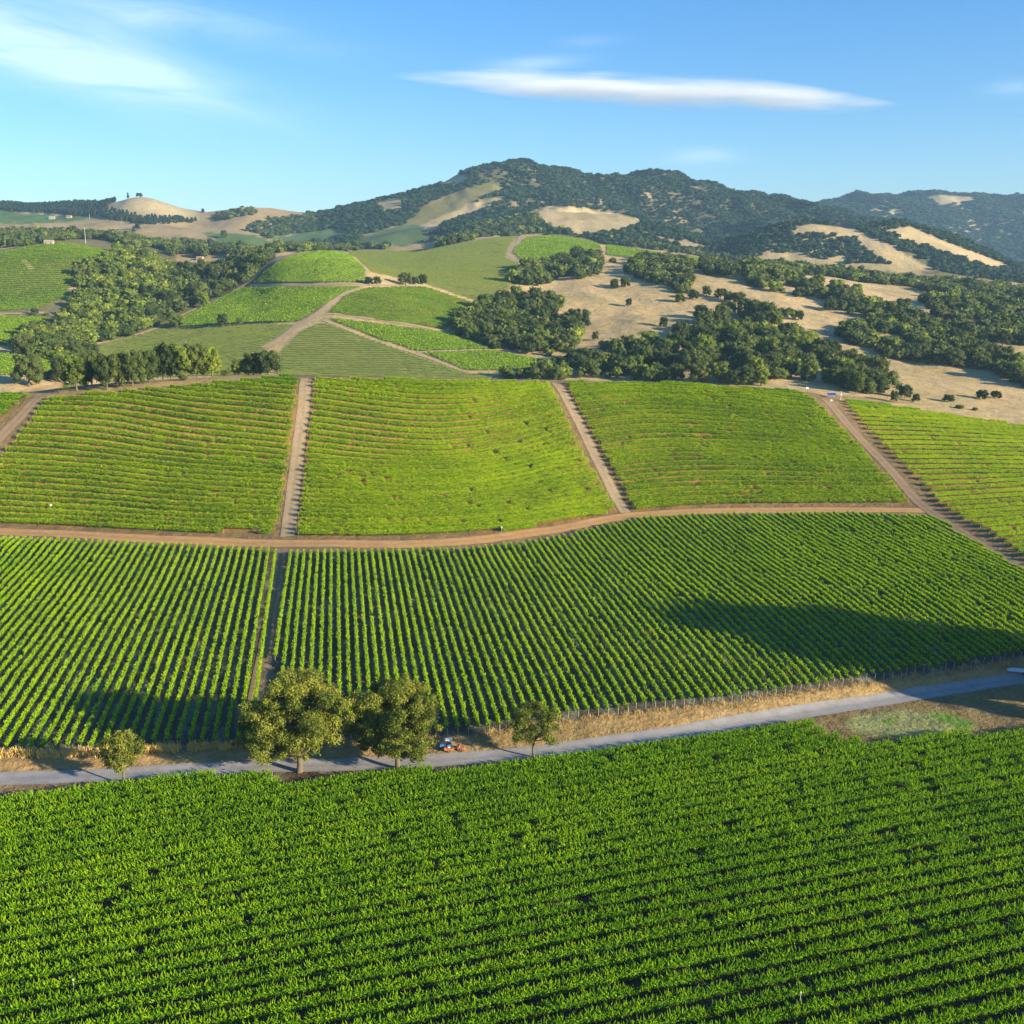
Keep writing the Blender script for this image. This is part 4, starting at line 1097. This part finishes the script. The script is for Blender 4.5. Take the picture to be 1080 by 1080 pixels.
b_.inputs['Color1'].default_value = (.015, .03, .16, 1); b_.inputs['Color2'].default_value = (.02, .04, .20, 1); b_.inputs['Mortar'].default_value = (.25, .27, .33, 1); b_.inputs['Mortar Size'].default_value = .012
t.l(t.pos(), b_.inputs['Vector']); m_cells = t.out(t.bsdf(b_.outputs[0], .2, .6))

# blue tractor, front to the left, with an open white canopy
X, Y, Z = spot(471.5, 790, 100, 420)
tr = tag(empty('tractor', (X, Y, Z), math.radians(188)), 'small blue tractor with white canopy parked at the vineyard edge beside the oaks', 'tractor')
MB().box((1.0, 0, 1.05), (1.5, .72, .62), .25).box((1.0, 0, .72), (1.3, .5, .3)).build('hood', m_blue, tr)
MB().box((1.79, 0, 1.02), (.06, .56, .46)).build('grille', m_dark, tr)
MB().prism([(-.9, 1.0), (-.95, 1.25), (-.6, 1.45), (-.1, 1.42), (.1, 1.1), (.1, 1.0)], .5, .86).prism([(-.9, 1.0), (-.95, 1.25), (-.6, 1.45), (-.1, 1.42), (.1, 1.1), (.1, 1.0)], -.86, -.5).build('fender', m_blue, tr)
MB().box((-.25, 0, .72), (1.5, .55, .35)).build('chassis', m_dark, tr)
MB().box((-.5, 0, 1.12), (.5, .5, .14)).box((-.75, 0, 1.4), (.12, .5, .5)).build('seat', m_dark, tr)
cn = MB().box((-.35, 0, 2.55), (1.9, 1.6, .12), .3).build('canopy', m_white, tr)
for sx, sy in ((.35, .55), (.35, -.55), (-.95, .55), (-.95, -.55)):
    MB().tube([(sx, sy, 1.0), (sx, sy, 2.5)], .035).build('canopy_post', m_dark, tr)
MB().tube([(.25, 0, 1.1), (.0, 0, 1.5)], .03).lathe([(.2, 0), (.22, .02), (.2, .04)], (0, 0, 1.5)).build('steering_wheel', m_dark, tr)
MB().tube([(1.2, .2, 1.3), (1.2, .2, 1.95)], .035).build('exhaust_pipe', m_rust, tr)
def wheel(px_, py_, r, w_, parent):
    wv = MB().lathe([(r * .6, -w_/2), (r * .93, -w_/2), (r, -w_ * .32), (r, w_ * .32), (r * .93, w_/2), (r * .6, w_/2)], (px_, py_, r), 'y', 24).build('wheel', m_tyre, parent, True)
    MB().lathe([(r * .15, -w_ * .55), (r * .5, -w_ * .50), (r * .62, -w_ * .3), (r * .62, w_ * .3), (r * .5, w_ * .50), (r * .15, w_ * .55)], (px_, py_, r), 'y', 20).build('rim', m_white if r > .5 else m_orange, wv)
for sx, sy, r, w_ in ((-.45, .68, .66, .34), (-.45, -.68, .66, .34), (1.3, .55, .38, .22), (1.3, -.55, .38, .22)): wheel(sx, sy, r, w_, tr)
def implement(x, y, rz, lab, L_):
    X, Y, Z = spot(x, y, 100, 420); r = tag(empty('farm_implement', (X, Y, Z), rz), lab, 'farm implement', 'orange implements beside the tractor')
    MB().box((0, 0, .55), (L_, 1.3, .3), .2).prism([(-L_/2, .4), (-L_/2, .95), (-L_/2 + .4, 1.05), (-L_/2 + .5, .4)], -.6, .6).build('deck', m_orange, r)
    MB().tube([(L_/2, 0, .55), (L_/2 + .9, 0, .5)], .06).build('drawbar', m_rust, r)
    for sy in (-.62, .62): wheel(-.1, sy, .27, .14, r)
tr.scale = (.85, .85, .85)
implement(473.5, 792, math.radians(5), 'low orange mower just in front of the blue tractor', 2.0)
implement(486.5, 791, math.radians(-8), 'orange implement lying a few steps right of the blue tractor', 1.5)
# trailer at the right edge
X, Y, Z = spot(1077, 710, 100, 420)
tl = tag(empty('flatbed_trailer', (X, Y, Z), math.radians(-14)), 'long pale flatbed trailer parked on the dry grass at the right edge', 'trailer')
MB().box((0, 0, .78), (6.4, 2.1, .12), .03).build('bed', m_white, tl)
for sy in (-1.0, 1.0): MB().box((0, sy, .64), (6.2, .1, .15)).build('side_rail', m_grey, tl)
MB().tube([(-3.2, -.6, .62), (-4.4, 0, .58)], .05).tube([(-3.2, .6, .62), (-4.4, 0, .58)], .05).build('drawbar', m_grey, tl)
MB().box((2.1, 0, 1.05), (1.6, 1.6, .42), .1).build('load_crate', m_white, tl)
for sx in (.5, 1.5):
    for sy in (-.95, .95): wheel(sx, sy, .36, .2, tl)
# solar panel and station on the crest
X, Y, Z = spot(877, 420, 430, 640)
sp_o = tag(empty('solar_panel', (X, Y, Z), math.radians(8)), 'dark blue solar panel on a short stand where the lane meets the crest', 'solar panel')
ti = math.radians(32)
def tilt(x, y, z): return (x, y * math.cos(ti) - z * math.sin(ti), 1.9 + y * math.sin(ti) + z * math.cos(ti))
V = [tilt(x, y, z) for z in (-.04, .04) for x, y in ((-2.1, -1.1), (2.1, -1.1), (2.1, 1.1), (-2.1, 1.1))]
MB().raw(V, [(0, 3, 2, 1), (4, 5, 6, 7), (0, 1, 5, 4), (1, 2, 6, 5), (2, 3, 7, 6), (3, 0, 4, 7)]).build('panel', m_cells, sp_o)
MB().tube([tilt(-2.15, -1.15, 0), tilt(2.15, -1.15, 0), tilt(2.15, 1.15, 0), tilt(-2.15, 1.15, 0), tilt(-2.15, -1.15, 0)], .06, 6).build('frame', m_grey, sp_o)
for sx in (-1.2, 1.2): MB().tube([(sx, 0, -.2), (sx, 0, 1.85)], .06).build('stand_post', m_grey, sp_o)
X, Y, Z = spot(886.5, 422, 430, 640)
ws = tag(empty('weather_station', (X, Y, Z)), 'white mast with a small box on it, just right of the solar panel', 'mast')
MB().tube([(0, 0, -.2), (0, 0, 4.2)], [.13, .10]).build('mast', m_white, ws)
MB().box((.1, -.1, 2.6), (.6, .45, .7)).build('instrument_box', m_white, ws)
MB().tube([(-.5, 0, 4.1), (.5, 0, 4.1)], .05).lathe([(.05, 0), (.16, .1), (.05, .2)], (.5, 0, 4.1)).build('crossarm', m_white, ws)
X, Y, Z = spot(876.5, 423, 430, 640)
cbx = tag(empty('valve_box', (X, Y, Z)), 'little white box on the ground in front of the solar panel', 'box')
MB().box((0, 0, .35), (1.0, .7, .7), .1).build('box_body', m_white, cbx); MB().box((0, 0, .75), (1.1, .8, .08), .1).build('lid', m_grey, cbx)
X, Y, Z = spot(851, 409, 430, 640)
cbx = tag(empty('control_cabinet', (X, Y, Z)), 'white cabinet on a dark stand at the edge of the wooded hollow', 'cabinet')
MB().box((0, 0, 2.0), (1.4, .9, .9), .1).build('cabinet_body', m_white, cbx)
for sx in (-.5, .5): MB().tube([(sx, 0, -.2), (sx, 0, 1.6)], .09).build('stand_post', m_dark, cbx)
# markers in the vines
def ball_post(x, y, r, h, lab, ymin, ymax):
    X, Y, Z = spot(x, y, ymin, ymax); o = tag(empty('marker_post', (X, Y, Z)), lab, 'marker')
    MB().tube([(0, 0, -.2), (0, 0, h)], .04).build('post', m_grey, o)
    MB().lathe([(r * math.sin(a), -r * math.cos(a)) for a in np.linspace(.15, PI - .15, 9)], (0, 0, h + r * .8), 'z', 16).build('marker_head', m_white, o, True)
ball_post(54, 540, .42, 2.3, 'white round marker standing in the vines of the left hillside block', 200, 560)
ball_post(529, 563, .30, 2.1, 'small white marker near the bottom of the block between the pale lanes', 200, 560)
def stake(x, y, h, lab):
    X, Y, Z = spot(x, y, 60, 560); o = tag(empty('stake', (X, Y, Z)), lab, 'stake')
    MB().tube([(0, 0, -.2), (.05, 0, h)], .05).build('stake_pole', m_grey, o); MB().box((.05, 0, h), (.14, .14, .2)).build('stake_cap', m_white, o)
stake(843, 1063, 2.4, 'pale blue grey stake by the bare gap in the near field, lower right')
stake(78, 1046, 1.9, 'pale stake standing in the near field, lower left')
# far poles and houses
def pole(x, y, hpx, lab, ymin):
    X, Y, Z = spot(x, y, ymin, 4000); d = depth_of(X, Y); h = hpx / 1080 * d
    o = tag(empty('utility_pole', (X, Y, Z)), lab, 'pole'); MB().tube([(0, 0, -.5), (0, 0, h)], [.25, .18]).build('pole_shaft', m_white, o); MB().box((0, 0, h * .94), (2.4, .3, .3)).build('crossarm', m_grey, o)
pole(90.5, 257, 16, 'tall pale pole rising above the trees behind the left vineyard hill', 1000)
pole(94.5, 231, 5, 'thin pale pole on the far green strip under the left ridge', 1800)
def house(x, y, w_, d_, h_, rz, roof, lab, ymin, cat='house'):
    X, Y, Z = spot(x, y, ymin, 4000); o = tag(empty('farm_house' if cat == 'house' else 'barn', (X, Y, Z), rz), lab, cat)
    MB().box((0, 0, h_ / 2 - .3), (w_, d_, h_ + .6), .01).build('wall', m_wall, o)
    MB().raw([(-w_*.55, -d_*.6, h_), (w_*.55, -d_*.6, h_), (w_*.55, d_*.6, h_), (-w_*.55, d_*.6, h_), (-w_*.55, 0, h_ + d_*.32), (w_*.55, 0, h_ + d_*.32)], [(0, 1, 5, 4), (2, 3, 4, 5), (0, 4, 3), (1, 2, 5), (0, 3, 2, 1)]).build('roof', roof, o)
    for k in (-.3, .3): MB().box((w_ * k, -d_/2 - .03, h_ * .55), (w_ * .16, .1, h_ * .4)).build('window', m_glass, o)
    MB().box((0, -d_/2 - .03, h_ * .38), (w_ * .12, .12, h_ * .72)).build('door', m_wood, o)
house(52, 258, 9, 6, 3, .1, m_rooft, 'tan roofed barn at the wood edge behind the left vineyard hill', 900, 'barn')
house(55, 231, 13, 8, 4, .1, m_wall, 'far pale roofed house at the foot of the left ridge', 1800)
house(73, 230, 12, 8, 4, -.1, m_roofo, 'far reddish house right of the pale roofed one below the left ridge', 1800)
house(187, 265, 8, 6, 3, .2, m_roofo, 'little clay roofed house among the oaks of the far hollow', 1200)
house(211, 274, 9, 6, 3, -.15, m_roofo, 'clay roofed house on the pale terrace of the far hollow', 1200)

# ------------------------------------------------------------------ dry grass
t = NT('dry_grass_blades'); f = t.attr('tone', 'Fac')
m_dryg = t.out(t.bsdf(t.ramp(f, [(0, (.22, .15, .07)), (.5, (.50, .34, .13)), (1, (.72, .50, .14))]), .8, .1))
def clumps(X, Y, h, blades, tone, spread):
    n = len(X); k = n * blades
    bx = np.repeat(X, blades) + rng.normal(0, 1, k) * np.repeat(spread, blades); by = np.repeat(Y, blades) + rng.normal(0, 1, k) * np.repeat(spread, blades)
    hh = np.repeat(h, blades) * rng.uniform(.5, 1.2, k)
    B = np.stack([bx, by, height(bx, by) - .03], 1)
    D = np.stack([rng.normal(0, .35, k), rng.normal(0, .35, k), np.ones(k)], 1); D /= np.linalg.norm(D, axis=1)[:, None]
    a = rng.uniform(0, 2 * PI, k); S = np.stack([np.cos(a), np.sin(a), 0 * a], 1) * (hh * .055)[:, None]
    tip = B + D * hh[:, None]
    V = np.stack([B - S, B + S, tip + S * .25, tip - S * .25], 1).reshape(-1, 3)
    return V, np.repeat(np.repeat(tone, blades) + rng.normal(0, .12, k), 4)
parts = []
e0 = world_poly(densify([(-60, 803), (0, 799), (57, 799), (97, 797), (200, 792), (262, 789)], 4), 100, 420)
d0 = []
for q in e0[::1]:
    if rng.uniform() < .8: d0.append(q + rng.normal(0, .35, 2))
d0 = np.array(d0); parts.append(clumps(d0[:, 0], d0[:, 1] + .6, rng.uniform(1.2, 1.8, len(d0)), 90, rng.uniform(.65, 1.0, len(d0)), np.full(len(d0), .42)))
e1 = world_poly(densify([(281, 788), (479, 779), (560, 768), (631, 757), (765, 744), (918, 722), (1120, 690)], 3), 100, 420)
e1 = e1 + rng.normal(0, .6, e1.shape); parts.append(clumps(e1[:, 0], e1[:, 1] + .3, rng.uniform(.35, .85, len(e1)), 34, rng.uniform(.3, .7, len(e1)), np.full(len(e1), .4)))
verge = world_poly(densify([(-60, 806), (0, 802), (240, 791), (500, 779), (631, 758), (918, 722), (1150, 688), (1150, 704), (918, 737), (800, 757), (620, 782), (430, 799), (240, 807), (0, 811), (-60, 816)], 30), 100, 420)
gr = world_poly(densify([(880, 768), (885, 757), (918, 750), (1000, 736), (1150, 712), (1150, 765), (1080, 772), (986, 782), (920, 786)], 30), 100, 420)
for pg, dens in ((verge, 1.1), (gr, .9)):
    mn, mx_ = pg.min(0), pg.max(0); n = int((mx_ - mn).prod() * dens)
    q = rng.uniform(mn, mx_, (n, 2)); q = q[inside(q[:, 0], q[:, 1], pg)]
    q = q[fbm(q[:, 0] / 6, q[:, 1] / 6, 3) > -.15]
    parts.append(clumps(q[:, 0], q[:, 1], rng.uniform(.12, .35, len(q)), 9, rng.uniform(.2, .8, len(q)), np.full(len(q), .3)))
V = np.vstack([p_[0] for p_ in parts]); T = np.concatenate([p_[1] for p_ in parts])
tag(link('dry_grass', mesh_from('dry_grass', V, quad_faces(len(V) // 4), m_dryg, False, {'tone': ('FLOAT', 'POINT', T)})), 'golden dry grass tufts along the row ends and the road verge', 'grass', kind='stuff')
# ------------------------------------------------------------------ sun, sky, camera
SUN_EL, SUN_AZ = math.radians(15.5), math.atan2(.88, -.475)      # azimuth from +Y clockwise
sun_dir = Vector((math.sin(SUN_AZ) * math.cos(SUN_EL), math.cos(SUN_AZ) * math.cos(SUN_EL), math.sin(SUN_EL)))
sl = bpy.data.lights.new('sun', 'SUN'); sl.energy = 5.0; sl.angle = math.radians(.9); sl.color = (1, .87, .64)
so = bpy.data.objects.new('sun', sl); C.objects.link(so)
so.rotation_euler = sun_dir.to_track_quat('Z', 'Y').to_euler(); so.location = (300, -200, 300)
w = bpy.data.worlds.new('World'); bpy.context.scene.world = w; w.use_nodes = True
nt = w.node_tree; nt.nodes.clear()
sky = nt.nodes.new('ShaderNodeTexSky'); sky.sky_type = 'NISHITA'; sky.sun_disc = False
sky.sun_elevation = SUN_EL; sky.sun_rotation = SUN_AZ; sky.altitude = 100; sky.air_density = 1.0; sky.dust_density = .4; sky.ozone_density = 2.0
bg = nt.nodes.new('ShaderNodeBackground'); bg.inputs['Strength'].default_value = .085
wo = nt.nodes.new('ShaderNodeOutputWorld')
hs = nt.nodes.new('ShaderNodeHueSaturation'); hs.inputs['Saturation'].default_value = 1.22; nt.links.new(sky.outputs[0], hs.inputs['Color'])
tm = nt.nodes.new('ShaderNodeMix'); tm.data_type = 'RGBA'; tm.blend_type = 'MULTIPLY'; tm.inputs[0].default_value = 1; tm.inputs[7].default_value = (.66, .94, 1.17, 1); nt.links.new(hs.outputs[0], tm.inputs[6])
# thin high wisps on the left, a few faint strokes elsewhere (by direction on the sky)
tc = nt.nodes.new('ShaderNodeTexCoord')
def wmath(op, a, b=None, c=None):
    nd = nt.nodes.new('ShaderNodeMath'); nd.operation = op
    for s_, v in zip(nd.inputs, (a, b, c)):
        if v is None: continue
        if isinstance(v, (int, float)): s_.default_value = v
        else: nt.links.new(v, s_)
    return nd.outputs[0]
sp_ = nt.nodes.new('ShaderNodeSeparateXYZ'); nt.links.new(tc.outputs['Generated'], sp_.inputs[0])
az_ = wmath('ARCTAN2', sp_.outputs[0], sp_.outputs[1]); el_ = wmath('ARCSINE', sp_.outputs[2])
cb = nt.nodes.new('ShaderNodeCombineXYZ'); nt.links.new(az_, cb.inputs[0]); nt.links.new(wmath('MULTIPLY', wmath('ADD', el_, wmath('MULTIPLY', az_, .12)), 4.5), cb.inputs[1])
gr_ = nt.nodes.new('ShaderNodeValToRGB'); nt.links.new(el_, gr_.inputs['Fac'])
gr_.color_ramp.elements[0].position = 0.0; gr_.color_ramp.elements[0].color = (.70, .82, 1.02, 1)
gr_.color_ramp.elements[1].position = .30; gr_.color_ramp.elements[1].color = (.50, .84, 1.16, 1)
nt.links.new(gr_.outputs[0], tm.inputs[7])
nz = nt.nodes.new('ShaderNodeTexNoise'); nz.inputs['Scale'].default_value = 5.5; nz.inputs['Detail'].default_value = 8; nz.inputs['Roughness'].default_value = .62; nz.inputs['Distortion'].default_value = .8; nt.links.new(cb.outputs[0], nz.inputs['Vector'])
def blob(a0, e0, wa, we, tilt=0.0):
    da = wmath('DIVIDE', wmath('SUBTRACT', az_, a0), wa)
    de = wmath('DIVIDE', wmath('SUBTRACT', wmath('SUBTRACT', el_, e0), wmath('MULTIPLY', wmath('SUBTRACT', az_, a0), tilt)), we)
    r2 = wmath('ADD', wmath('MULTIPLY', da, da), wmath('MULTIPLY', de, de))
    return wmath('EXPONENT', wmath('MULTIPLY', r2, -1.0))
def azel(x, y):
    u, s = ray(x, y); return math.atan2(u, 1), math.atan2(s, math.hypot(1, u))
def bl_(x, y, wx, wy, tilt=0.0):
    a, e = azel(x, y); return blob(a, e, wx / 1080, wy / 1080, tilt)
wis = wmath('MULTIPLY', wmath('ADD', wmath('ADD', bl_(20, 45, 150, 26, -.22), wmath('MULTIPLY', bl_(160, 15, 120, 16, -.1), .4)), wmath('ADD', wmath('MULTIPLY', bl_(735, 166, 30, 7), .32), wmath('ADD', wmath('MULTIPLY', bl_(560, 67, 45, 6, .05), .28), wmath('ADD', wmath('MULTIPLY', bl_(620, 43, 30, 5), .12), wmath('MULTIPLY', bl_(1075, 92, 25, 6), .2))))), wmath('MULTIPLY', wmath('SUBTRACT', nz.outputs['Fac'], .30), 2.3))
wis = wmath('MINIMUM', wmath('MAXIMUM', wis, 0.0), .36)
cm = nt.nodes.new('ShaderNodeMix'); cm.data_type = 'RGBA'; nt.links.new(wis, cm.inputs[0]); nt.links.new(tm.outputs[2], cm.inputs[6]); cm.inputs[7].default_value = (8.0, 8.3, 8.8, 1)
nt.links.new(cm.outputs[2], bg.inputs[0])
# ------------------------------------------------------------------ the long flat cloud: a real volume 9 km away
cy0 = 9000.0
nC = 49; mC = 20; V = []; F = []
for i in range(nC):
    t_ = i / (nC - 1); xpx = 405 + (955 - 405) * t_
    yc = 79 + 33 * t_ ** 1.1
    th = 25 * max(.03, math.sin(PI * t_ ** .8) ** .8) * (.45 + .75 * t_)
    u, s = ray(xpx, yc); X = u * cy0; Z = H + s * cy0; r_ = th / 1080 * cy0
    for k in range(mC):
        a = k / mC * 2 * PI
        V.append((X, cy0 + math.cos(a) * r_ * 2.6, Z + math.sin(a) * r_ * (1.0 if math.sin(a) < 0 else .8)))
for i in range(nC - 1):
    for k in range(mC): F.append((i*mC+k, i*mC+(k+1) % mC, (i+1)*mC+(k+1) % mC, (i+1)*mC+k))
me = mesh_from('cloud', np.array(V), [np.array(F), np.array([[mC-1-k for k in range(mC)], [(nC-1)*mC + k for k in range(mC)]])], None, True, None)
t = NT('cloud_vapour')
CLC = me
vp = t.n('ShaderNodeVolumePrincipled'); vp.inputs['Color'].default_value = (1, 1, 1, 1); vp.inputs['Anisotropy'].default_value = -.35
tcm = t.n('ShaderNodeTexCoord'); s3 = t.n('ShaderNodeSeparateXYZ'); t.l(tcm.outputs['Generated'], s3.inputs[0])
mp = t.n('ShaderNodeMapping'); mp.inputs['Scale'].default_value = (1 / 800, 1 / 400, 1 / 75); t.l(t.pos(), mp.inputs['Vector'])
nzc = t.noise(1.0, 4, .6, mp.outputs[0])
# distance from the axis of the cloud, measured in its own box
zc_ = t.math('SUBTRACT', s3.outputs[2], t.math('SUBTRACT', .80, t.math('MULTIPLY', s3.outputs[0], .52)))
dz_ = t.math('DIVIDE', zc_, .34); dy_ = t.math('DIVIDE', t.math('SUBTRACT', s3.outputs[1], .5), .42)
r2 = t.math('ADD', t.math('MULTIPLY', dz_, dz_), t.math('MULTIPLY', dy_, dy_))
dx_ = t.math('DIVIDE', t.math('SUBTRACT', s3.outputs[0], .52), .49); r2 = t.math('ADD', r2, t.math('POWER', t.math('ABSOLUTE', dx_), 4.0))
den = t.math('MAXIMUM', t.math('SUBTRACT', t.math('MULTIPLY', t.math('ADD', t.math('MULTIPLY', nzc, 2.4), -.55), t.math('EXPONENT', t.math('MULTIPLY', r2, -1.3))), .16), 0.0)
t.l(t.math('MULTIPLY', den, .007), vp.inputs['Density'])
om = t.n('ShaderNodeOutputMaterial'); t.l(vp.outputs[0], om.inputs['Volume'])
me.materials.append(t.m)
tag(link('cloud', me), 'long flat white lens of cloud in the blue sky above the mountain', 'cloud')
# ------------------------------------------------------------------ the air
hb = mesh_from('haze', np.array([(x, y, z) for x in (-17800, 17800) for y in (-300, 7800) for z in (-8, 620)]),
               np.array([(0, 1, 3, 2), (4, 6, 7, 5), (0, 4, 5, 1), (2, 3, 7, 6), (0, 2, 6, 4), (1, 5, 7, 3)]))
t = NT('air'); vv = t.n('ShaderNodeVolumePrincipled'); vv.inputs['Color'].default_value = (.40, .68, 1.0, 1); vv.inputs['Density'].default_value = .000054; vv.inputs['Anisotropy'].default_value = .0
om = t.n('ShaderNodeOutputMaterial'); t.l(vv.outputs[0], om.inputs['Volume'])
hb.materials.append(t.m)
tag(link('haze', hb), kind='stuff'); nt.links.new(bg.outputs[0], wo.inputs[0])
cam = bpy.data.cameras.new('camera'); co = bpy.data.objects.new('camera', cam); C.objects.link(co)
cam.sensor_width = 36; cam.lens = 36; cam.clip_end = 60000; cam.clip_start = .5
co.location = (0, 0, H); co.rotation_euler = (PI / 2 - P, 0, 0)
sc = bpy.context.scene; sc.camera = co
sc.view_settings.view_transform = 'Standard'; sc.view_settings.look = 'None'; sc.view_settings.gamma = 1; sc.view_settings.use_curve_mapping = False
sc.view_settings.exposure = 1.25
cy = sc.cycles
cy.max_bounces = 5; cy.diffuse_bounces = 3; cy.glossy_bounces = 1; cy.transmission_bounces = 3; cy.transparent_max_bounces = 4; cy.volume_bounces = 2
cy.use_denoising = True
